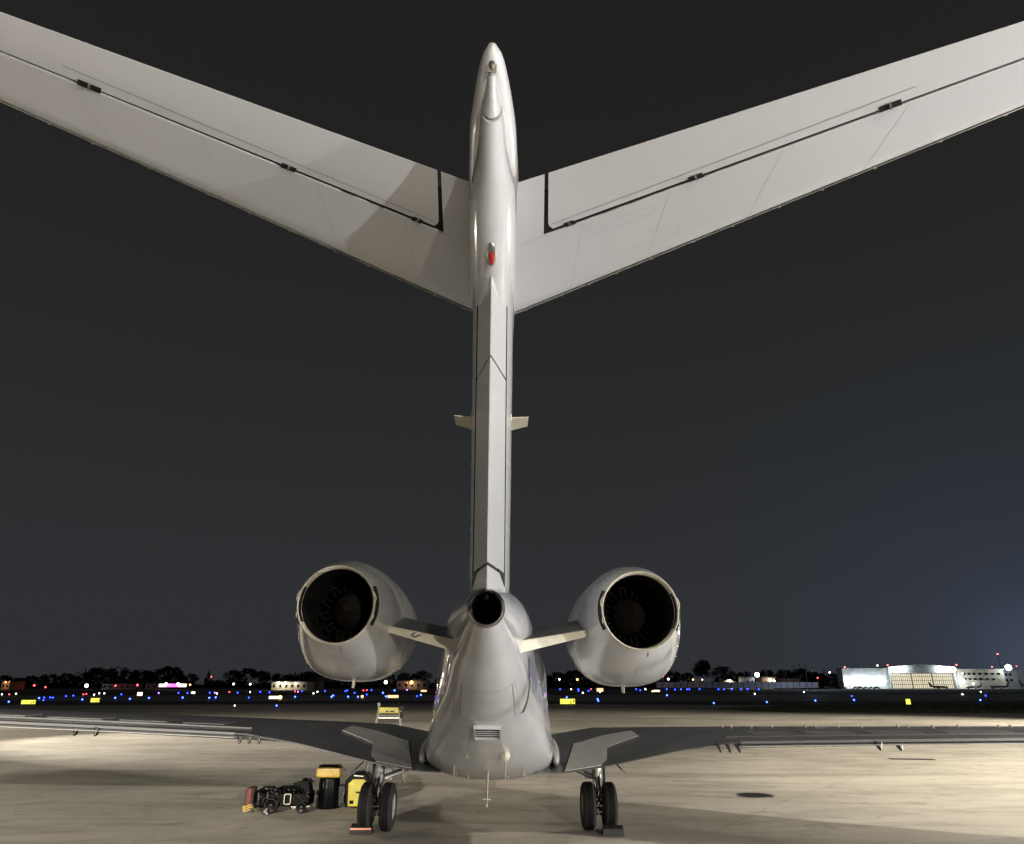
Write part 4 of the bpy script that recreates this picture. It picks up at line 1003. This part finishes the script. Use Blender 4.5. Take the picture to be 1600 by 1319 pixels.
# hangar with side hall
zt = lambda py: Zof(py, D)
GY = D
hg = empty('hangar', (X(1445, D), D, 0), label='large floodlit white aircraft hangar with a glowing panelled door, far right', category='hangar')
ox = hg.location.x
def hb(name, a, c, y0, y1, z0, z1, m): return wbox(name, X(a, D)-ox, X(c, D)-ox, y0-D, y1-D, z0, z1, m, hg)
zr = Zof(1043, D)
hb('side_wall', 1392, 1394.5, D, D+12, 0, zr, litwall); hb('side_wall', 1494, 1497, D, D+12, 0, zr, litwall)
hb('front_wall', 1394.6, 1493.9, D+.3, D+2, Zof(1051.5, D), zr, litwall)
b = MB(); x0, x1 = X(1392, D)-ox, X(1497, D)-ox
b.loft([[(x0, y, zr), (x1, y, zr), (x1, y, zr+.3), (0, y, zr+1.9), (x0, y, zr+.3)] for y in (-.4, 12)]).build('roof', litwall, hg, 0)
dz0, dz1 = Zof(1073, D), Zof(1051.8, D)
for k in range(6):
    a = 1395.5+k*16.3; c = a+15.2
    pn = hb('door_panel', a, c, D+.9+.5*(k % 2), D+1.2+.5*(k % 2), .0, dz1, doorlit)
    g = MB(); yb = .78+.5*(k % 2)
    for i in range(6): g.box((X(a+(c-a)*i/5, D)-ox, yb, dz1/2), (.22, .12, dz1))
    for j in range(5): g.box(((X(a, D)+X(c, D))/2-ox, yb+.05, dz1*j/4+.2 if j < 4 else dz1-.15), (X(c, D)-X(a, D), .12, .25))
    g.build('door_mullion', roofm if False else pylg, hg, 0)
for px in (1395.5, 1401.5, 1408, 1414.5, 1471, 1477.5, 1484, 1490.5): globe(px, 1045.6, D-2, 2.6, lampw, 'roof_floodlamp', hg, 1000 if px in (1401.5, 1414.5, 1471, 1484) else 0, (.85, .94, 1))
for px, py in ((1387, 1039.4), (1494.4, 1039)): globe(px, py, D, 1.0, redlamp, 'obstruction_light', hg)
sh = empty('side_hall', (X(1356, D), D, 0), label='plain pale hall lit by a row of five wall lamps left of the hangar', category='building')
ox2 = sh.location.x
wbox('wall', X(1319.7, D)-ox2, X(1391.9, D)-ox2, 1, 9, 0, Zof(1044.3, D), litwall, sh)
wbox('roof', X(1319.2, D)-ox2, X(1391.9, D)-ox2, .6, 9, Zof(1044.2, D), Zof(1043.7, D), roofm, sh)
for px in (1326.5, 1339.5, 1352.7, 1366.6, 1380.6): globe(px, 1064, D-1.6, 3.0, lampw, 'wall_lamp', sh, 130, (.85, .94, 1))
globe(1320, 1042.6, D, 1.0, redlamp, 'obstruction_light', sh); globe(1371, 1040.0, D, 1.0, EM['w'], 'roof_light', sh)
# office block
of = empty('office_block', (X(1540, D), D, 0), label='cream two-storey office block with two rows of windows right of the hangar', category='building'); ox3 = of.location.x
wbox('wall', X(1502.5, D)-ox3, X(1577.5, D)-ox3, 3, 8, 0, Zof(1046.2, D), cladw, of)
wbox('roof', X(1500, D)-ox3, X(1578.5, D)-ox3, 2.6, 8, Zof(1046.1, D), Zof(1045.2, D), litwall, of)
for r_, (ya, yb) in enumerate(((1050.8, 1054.9), (1059.4, 1063))):
    for k, px in enumerate((1513.8, 1521.8, 1529.7, 1538.7, 1548.8, 1558.8, 1568.7)):
        fr = wbox('window', X(px-2.9, D)-ox3, X(px+2.9, D)-ox3, 2.85, 3.05, Zof(yb, D), Zof(ya, D), cladw, of)
        wbox('pane', X(px-2.5, D)-ox3, X(px+2.5, D)-ox3, 2.75, 2.84, Zof(yb-.4, D), Zof(ya+.4, D), glassd if not (r_ == 1 and k == 6) else litwall, fr)
globe(1503.4, 1063.8, D-1, 3.2, lampw, 'wall_lamp', of, 900, (.85, .94, 1)); globe(1521, 1068, D-1, 1.2, lampw, 'wall_lamp', of, 1500, (.85, .94, 1))
globe(1575.6, 1043, D-1, 4.0, lampw, 'roof_lamp', of, 3000, (.85, .94, 1)); globe(1503.5, 1052.5, D, 1.1, EM['w'], 'wall_light', of)
globe(1550, 1042, D, .9, redlamp, 'obstruction_light', of)
tw = empty('terminal_block', (X(1590, D), D+6, 0), label='dim grey building at the right edge beyond the office block', category='building'); ox4 = tw.location.x
wbox('wall', X(1580, D)-ox4, X(1625, D)-ox4, 3, 8, 0, Zof(1047, D), weather(mat('grey_block', (.30, .31, .33), .7), (.30, .31, .33)), tw)
for px in (1583, 1590, 1597):
    for ya in (1052, 1061): wbox('window', X(px-2, D)-ox4, X(px+2, D)-ox4, 2.8, 2.98, Zof(ya+3.4, D), Zof(ya, D), glassd, tw)
mast = empty('radio_mast', (X(1569.4, D+40), D+40, 0), label='thin mast with a red top light above the office block', category='mast')
MB().tube((0, 0, 0), (0, 0, Zof(1023, D+40)), .25, .12, 6).build('pole', darkm, mast); MB().loft(ellip((0, 0, Zof(1022, D+40)), (.45, .45, .45), Matrix.Identity(3), 10, 6)).build('red_light', redlamp, mast)
# far jets and cars by the hangar
def far_jet(px0, px1, py_base, m, label, y=D-25, flip=1):
    x0, x1 = X(px0, y), X(px1, y); L = abs(x1-x0); e = empty('parked_jet', ((x0+x1)/2, y, 0), label=label, category='airplane'); s_ = flip
    r = L*.055; rr = []
    for t, k, dz in ((-.5, .15, .9), (-.38, .6, .5), (-.2, 1, .1), (.25, 1, 0), (.4, .75, -.1), (.47, .4, -.25), (.5, .08, -.35)):
        rr.append([(s_*t*L, r*k*math.cos(a), r*1.9+dz*r*.6+r*k*math.sin(a)) for a in [2*math.pi*i/14 for i in range(14)]])
    MB().loft(rr).build('fuselage', m, e)
    MB().loft([[(s_*-.44*L, -.1, r*2.5), (s_*-.30*L, -.1, r*2.5), (s_*-.30*L, .1, r*2.5), (s_*-.44*L, .1, r*2.5)], [(s_*-.52*L, -.1, r*6.0), (s_*-.44*L, -.1, r*6.0), (s_*-.44*L, .1, r*6.0), (s_*-.52*L, .1, r*6.0)]]).build('tail_fin', m, e, 0)
    MB().box((s_*.0, 0, r*1.3), (L*.16, L*.75, .25)).build('wing', m, e, 0)
    MB().tube((s_*-.26*L, -r*1.3, r*2.3), (s_*-.12*L, -r*1.3, r*2.3), r*.45, n=10).build('engine', m, e)
    for t in (-.05, .38): MB().lathe([(-.2, .0), (-.2, .45), (.2, .45), (.2, 0)], (s_*t*L, -.5, .45), 'y', 12).build('wheel', rubber, e)
darkj = mat('dark_jet_paint', (.03, .03, .04), .4); whitej = mat('white_jet_paint', (.7, .7, .72), .4)
far_jet(1451, 1481, 1074, darkj, 'dark jet silhouetted in front of the glowing hangar door')
far_jet(1545, 1577, 1073, whitej, 'small white jet parked in front of the office block', flip=-1)
far_jet(1592, 1630, 1074, whitej, 'white jet partly cut by the right edge of the photo', flip=1)
far_jet(1508, 1534, 1073, whitej, 'white jet nosed towards the hangar left of the other white jet', y=D-12, flip=-1)
carproto = None
cols = [mat('car_dark', (.03, .03, .035), .3, coat=.5), mat('car_silver', (.3, .3, .32), .3, coat=.5), mat('car_red', (.25, .03, .03), .3, coat=.5)]
for k, px in enumerate((1283, 1291, 1299, 1307, 1315, 1335, 1343, 1351, 1360, 1368)):
    y = D-14+(k % 3)*2; L = 4.5; cb = MB()
    prof = [(-2.2, .35), (2.2, .35), (2.2, .75), (1.3, .85), (.7, 1.35), (-.9, 1.4), (-1.6, .9), (-2.2, .8)]
    cb.loft([[(a, -.85, z) for a, z in prof], [(a, .85, z) for a, z in prof]])
    e = empty('parked_car', (X(px, y), y, 0), category='car', group='cars parked in front of the far halls')
    e['label'] = ['silver', 'red', 'dark'][(k+2) % 3]+' '+['car at the left end of the dim row right of the fence', 'car second from the left in the dim row', 'car in the middle of the dim row left of the hall', 'car second from the hall in the dim row', 'car just left of the hall with five wall lamps', 'car parked under the leftmost wall lamp', 'car parked under the second wall lamp', 'car parked under the middle wall lamp', 'car parked under the fourth wall lamp', 'car parked under the rightmost wall lamp'][k]
    bev(cb.build('body', cols[k % 3], e, 0), .1)
    for xx in (-1.35, 1.35): MB().lathe([(-.1, 0), (-.1, .33), (.1, .33), (.1, 0)], (xx, -.85, .33), 'y', 12).build('wheel', rubber, e)

# blast fence of white panels
yF = 400.0
fen = empty('blast_fence', (X(1150, yF), yF, 0), label='long pale panel fence across the far side of the airfield', category='fence'); oxf = fen.location.x
pnl = weather(mat('fence_panel_white', (.42, .45, .52), .6), (.42, .45, .52), .2, .3)
w_ = X(9.75+800, yF); zF0, zF1 = Zof(1075, yF), Zof(1066, yF); base = None
for k in range(26):
    xk = X(1025+k*9.75+4.9, yF)-oxf
    if base is None: base = MB().box((0, 0, (max(zF0, 0)+zF1)/2), (w_-.35, .15, zF1-max(zF0, 0))).build('panel', pnl, fen, 0); o = base
    else: o = base.copy(); COL.objects.link(o); o.parent = fen
    o.location = (xk, 0, 0)
    if k == 0: pb = MB().box((0, .2, zF1/2), (.25, .3, zF1+.2)).build('post', darkm, fen, 0); o2 = pb
    else: o2 = pb.copy(); COL.objects.link(o2); o2.parent = fen
    o2.location = (xk-w_/2, 0, 0)
lb = emis('apron_lamp', (.85, .92, 1), 18)
fl = empty('lamp_post', (X(1183, yF+30), yF+30, 0), label='glaring lamp post rising over the middle of the pale fence', category='lamp post')
MB().tube((0, 0, 0), (0, 0, Zof(1054.5, yF+30)), .12, n=8).build('pole', darkm, fl); globe(1183, 1054.4, yF+30, 3.0, lampw, 'lamp', fl, 1600, (.9, .95, 1))
fl2 = empty('lamp_post', (X(1262, 385), 385, 0), label='tall lamp post facing the bright right end of the pale fence', category='lamp post')
# houses / sheds beyond
def shed(a, c, ya, y, m, label, lamps=(), gable=False, nm='building'):
    e = empty(nm, (X((a+c)/2, y), y, 0), label=label, category='building'); o_ = e.location.x
    z = Zof(ya, y)
    if gable:
        x0, x1 = X(a, y)-o_, X(c, y)-o_; MB().box((0, 5, z*.35), (x1-x0, 10, z*.7)).build('wall', m, e, 0)
        MB().loft([[(x0-.4, yy, z*.68), (x1+.4, yy, z*.68), (0, yy, z)] for yy in (-.3, 10)]).build('roof', roofm if m is not cladw else m, e, 0)
    else:
        wbox('wall', X(a, y)-o_, X(c, y)-o_, 0, 12, 0, z, m, e); wbox('roof', X(a, y)-o_-.3, X(c, y)-o_+.3, -.3, 12.3, z+.003, z+.4, roofm, e)
        n = max(2, int((c-a)/9))
        for i in range(n): px = a+(c-a)*(i+.5)/n; wbox('window', X(px-1.6, y)-o_, X(px+1.6, y)-o_, -.12, -.02, z*.35, z*.7, glassd, e)
    for (px, py, r_, mm, lt) in lamps: globe(px, py, y-1.2, r_, mm, 'lamp', e, lt, (1, .85, .65))
    return e
brick = weather(mat('brick_wall', (.28, .20, .16), .8), (.28, .20, .16), .3, .5)
shed(1165, 1180, 1058.5, 430, litwall, 'small pale box building behind the fence left of the glaring lamp')
shed(1192, 1212, 1059, 440, brick, 'low brown building with two lamps behind the fence', [(1203.6, 1062.5, 1.8, lampW, 900), (1209.6, 1064, 1.2, lampW, 0)])
shed(1212.6, 1251.5, 1060.5, 445, brick, 'long low dim building behind the right end of the fence')
shed(1130, 1149, 1061, 450, cladw, 'gabled pale house behind the fence left of the box building', [(1140.5, 1064, 1.4, lampW, 700)], True, 'house')
shed(424.5, 480, 1066, 360, cladw, 'long low lit building front under the dark trees on the left', [(435, 1067.5, 1.8, lampW, 700), (446, 1067.5, 1.8, lampW, 700), (461.5, 1067.8, 1.3, lampW, 400)])
shed(482, 499, 1057.5, 380, brick, 'gabled house left of the left engine', [], True, 'house')
shed(620, 668, 1064.5, 400, brick, 'low reddish building between the left engine and the fuselage', [(643, 1066.5, 2.2, EM['y'], 600)])
shed(3, 15, 1065, 380, weather(mat('orange_lit_wall', (.5, .25, .1), .7), (.5, .25, .1)), 'small orange-lit building at the left edge', [(9, 1066, .9, EM['o'], 400)])
shed(160, 205, 1069, 400, litwall, 'low pale building at the foot of the big left trees')
shed(228, 246, 1069, 400, litwall, 'pale shed left of the magenta billboard')
# magenta billboard canopy
bb = empty('lit_canopy', (X(270, 380), 380, 0), label='brightly lit canopy with a magenta centre on the left horizon', category='canopy'); oo = bb.location.x
mg = emis('magenta_panel', (1, .12, .85), 3.0)
for a, c, m in ((248.5, 260, emis('canopy_white', (1, .9, .85), 2.2)), (260.1, 279, mg), (279.1, 291, emis('canopy_white_right', (1, .85, .75), 2.4))):
    wbox('lit_panel', X(a, 380)-oo, X(c, 380)-oo, 0, .5, Zof(1073.5, 380), Zof(1068.6, 380), m, bb)
wbox('canopy_roof', X(247, 380)-oo, X(292, 380)-oo, .6, 9, Zof(1069.5, 380), Zof(1068.2, 380), darkm, bb)
for px in (250, 270, 289): wbox('column', X(px, 380)-oo-.2, X(px, 380)-oo+.2, 1, 1.4, 0, Zof(1069.6, 380), darkm, bb)
globe(259.5, 1069, 378, 1.8, lampW, 'canopy_lamp', bb); globe(278.5, 1069, 378, 1.8, lampW, 'canopy_lamp', bb); globe(297, 1070, 378, 1.2, EM['o'], 'canopy_lamp', bb)
# street lamps on the horizon
SL = [(365.2, 1068.8, 1.7, 'w', 'white street lamp under the dark round trees, left of the lit building'), (391, 1069.3, 1.7, 'w', 'white street lamp between the canopy and the long lit building'),
      (135.7, 1071.5, 3.2, 'w', 'largest white lamp under the big left trees'), (20.5, 1073.5, 1.4, 'w', 'white street lamp near the left edge beside the orange-lit building'),
      (54, 1071, 1.8, 'r', 'red lamp left of the low white roof at the far left'), (72, 1073.8, 1.5, 'r', 'red lamp low on the left horizon right of another red lamp'),
      (181, 1071.5, 1.6, 'r', 'red lamp before the low pale building on the left'), (215, 1070.5, 1.9, 'r', 'red lamp just left of the pale shed'),
      (328.5, 1057.5, 1.3, 'r', 'red light on a pole high beside the pointed tree'), (492, 1069.5, 1.4, 'r', 'lower left red lamp at the gabled house'), (499, 1067, 1.5, 'r', 'red lamp at the right corner of the gabled house'),
      (602.7, 1066, 3.2, 'w', 'dazzling white lamp right under the left engine'), (636, 1067, 1.2, 'r', 'red lamp beside the amber one between engine and fuselage'),
      (874.3, 1061.7, 1.5, 'w', 'white lamp on the horizon right of the fuselage'), (902.3, 1061.9, 2.0, 'o', 'orange-red lamp left of the right engine'),
      (1036.5, 1056.4, 1.7, 'r', 'red lamp right of the right engine'), (1044.8, 1061.2, 1.8, 'w', 'white lamp right of the right engine under a red one'), (1083.5, 1062, 1.6, 'o', 'orange lamp at the foot of the tall tree by the fence'),
      (1098, 1062, 1.1, 'w', 'faint white lamp under the tall tree by the fence'), (1279, 1059.3, 1.4, 'r', 'red lamp above the bright right end of the fence'), (1299, 1050.7, 1.4, 'w', 'white lamp between the fence and the hall'), (1595, 1041, 1.1, 'r', 'red light above the right edge building')]
for px, py, r_, c, lab in SL:
    y = 395; e = empty('street_lamp', (X(px, y), y, 0), label=lab, category='street lamp', group='street lamps along the far horizon')
    z = Zof(py, y); MB().tube((0, 0, 0), (0, 0, z), .07, n=6).build('pole', darkm, e); MB().loft(ellip((0, 0, z), (r_*.75*y/F,)*3, Matrix.Identity(3), 12, 8)).build('lamp', EM[c], e)
lp = point((X(1262, 385), 372, 9), 9000, (.72, .82, 1), .4, None); lp.parent = fl2; lp.location = (0, -8, 9)
MB().tube((0, 0, 0), (0, 0, 8.6), .1, n=8).box((0, -4, 8.9), (.2, 8.2, .12)).build('pole', darkm, fl2)

# ------------------------------------------------------------------ trees
def crown_mesh(seed, kind):
    rnd = random.Random(seed); b = MB(); clumps = []
    n = 26
    for i in range(n):
        if kind == 'round': a = rnd.uniform(0, 6.28); t = rnd.uniform(0, 1); rr = math.sqrt(max(0, 1-(2*t-1)**2))*.42; c = Vector((math.cos(a)*rr, math.sin(a)*rr, .42+t*.5))
        else: a = rnd.uniform(0, 6.28); t = rnd.uniform(0, 1); rr = (1-t)*.3; c = Vector((math.cos(a)*rr, math.sin(a)*rr, .15+t*.82))
        clumps.append((c, rnd.uniform(.10, .19) if kind == 'round' else .10*(1.2-t)))
    for c, r in clumps:
        for k in range(90):
            d = Vector((rnd.gauss(0, 1), rnd.gauss(0, 1), rnd.gauss(0, 1))).normalized()*r*rnd.uniform(.55, 1.05); p = c+d; s_ = rnd.uniform(.016, .034)
            u = Vector((rnd.uniform(-1, 1), rnd.uniform(-1, 1), rnd.uniform(-1, 1))).normalized(); v = u.orthogonal().normalized()
            b.add([p-u*s_, p+v*s_, p+u*s_, p-v*s_], [(0, 1, 2, 3)])
    me = bpy.data.meshes.new('crown'); me.from_pydata(b.v, [], b.f); me.materials.append(leafm); return me
def trunk_mesh():
    b = MB().tube((0, 0, 0), (0, 0, .45), .035, .02, 8)
    for k in range(5): a = k*1.26; b.tube((0, 0, .32+.03*k), (.22*math.cos(a), .22*math.sin(a), .62+.03*k), .014, .006, 6)
    me = bpy.data.meshes.new('trunk'); me.from_pydata(b.v, [], b.f); me.materials.append(barkm); return me
crowns = [crown_mesh(i+1, 'round') for i in range(4)]; cone_c = crown_mesh(11, 'cone'); trk = trunk_mesh()
TR = [  # px centre, px half width, top px, kind, label
 (5, 12, 1056, 0, 'dark round tree at the left edge'), (27, 11, 1060, 1, 'low dark tree second from the left edge'), (47, 10, 1057, 2, 'dark tree above the red lamp at far left'), (75, 13, 1053.5, 3, 'bushy dark tree right of the red lamps at far left'),
 (101, 10, 1053, 1, 'narrow dark tree with an uneven top left of the big tree'), (118, 9, 1057, 0, 'low dark tree tucked left of the big tree'), (148, 17, 1045, 2, 'big dark tree over the largest white lamp'), (178, 18, 1043, 3, 'tallest broad dark tree on the left horizon'),
 (216, 14, 1048, 0, 'ragged dark tree right of the tallest left tree'), (232, 12, 1050, 1, 'dark tree above the pale shed'), (262, 20, 1043.5, 2, 'domed dark tree above the magenta canopy'), (292, 16, 1053, 3, 'wide low dark tree right of the canopy'),
 (324, 10, 1048, 9, 'pointed dark conifer beside the small red light'), (340, 8, 1063, 1, 'small dark shrubby tree right of the conifer'), (363, 14, 1048, 0, 'round dark tree above the white street lamp'), (384, 16, 1046, 1, 'domed dark tree in the middle of the left group'),
 (408, 13, 1050, 2, 'dark tree with a small spike right of the domed one'), (437, 14, 1053, 3, 'dark tree above the left end of the long lit building'), (458, 12, 1056, 0, 'low dark tree over the long lit building'), (478, 12, 1051, 1, 'dark tree left of the left engine'), (498, 14, 1048, 2, 'dark tree behind the gabled house'),
 (636, 14, 1051, 3, 'dark tree right of the left engine'), (660, 14, 1049, 0, 'dark tree left of the fuselage'), (870, 14, 1052, 1, 'dark tree right of the fuselage'), (897, 15, 1049, 2, 'dark tree left of the right engine'),
 (1052, 12, 1049, 3, 'dark tree right of the right engine'), (1075, 10, 1052, 0, 'smaller dark tree left of the tall fence tree'), (1099, 14, 1034, 1, 'tall dark tree rising above the left part of the fence'), (1130, 17, 1043, 2, 'broad bare tree right of the tall fence tree'),
 (1162, 11, 1050, 3, 'dark tree behind the small box building'), (1200, 11, 1048, 0, 'dark tree above the brown building with lamps'), (1230, 15, 1048, 1, 'broad dark tree right of the glaring lamp'), (1255, 14, 1047, 2, 'broad dark tree above the fence end'), (1278, 12, 1050, 3, 'dark tree near the red lamp over the fence end'), (1303, 12, 1053, 0, 'low dark tree left of the hall')]
for i, (px, hw, top, k, lab) in enumerate(TR):
    rnd = random.Random(i); y = 520+rnd.uniform(-30, 40); h = Zof(top, y)*1.03; wd = hw*y*cp/F
    e = empty('conifer_tree' if k == 9 else 'dark_tree', (X(px, y), y, 0), label=lab, category='tree', group='trees along the far horizon')
    me = cone_c if k == 9 else crowns[k]
    c = bpy.data.objects.new('crown', me); t = bpy.data.objects.new('trunk', trk)
    for o in (c, t): COL.objects.link(o); o.parent = e
    c.rotation_euler.z = rnd.uniform(0, 6.28); s_ = wd/.48; c.scale = (s_, s_, h*1.0); t.scale = (h*.6, h*.6, h)
# low wood behind everything
b = MB(); rnd = random.Random(77)
for k in range(26000):
    x = rnd.uniform(-560, 340); ht = 7+4*math.sin(x*.035)+3*math.sin(x*.11+1)+2*math.sin(x*.31)
    z = abs(rnd.gauss(0, .5))*ht; z = min(z, ht*rnd.uniform(.8, 1.1)); s_ = rnd.uniform(.5, 1.1); y = 600+rnd.uniform(-15, 15)
    a = rnd.uniform(0, 3.14); b.add([(x-s_*math.cos(a), y, z-s_*math.sin(a)*.6), (x+s_*.6, y-.5, z+s_), (x+s_*math.cos(a), y, z+s_*math.sin(a)*.6), (x, y+.5, z-s_)], [(0, 1, 2, 3)])
b.build('tree_belt', leafm, smooth=0, kind='stuff', label='low dark wood closing the horizon behind the single trees', category='wood')
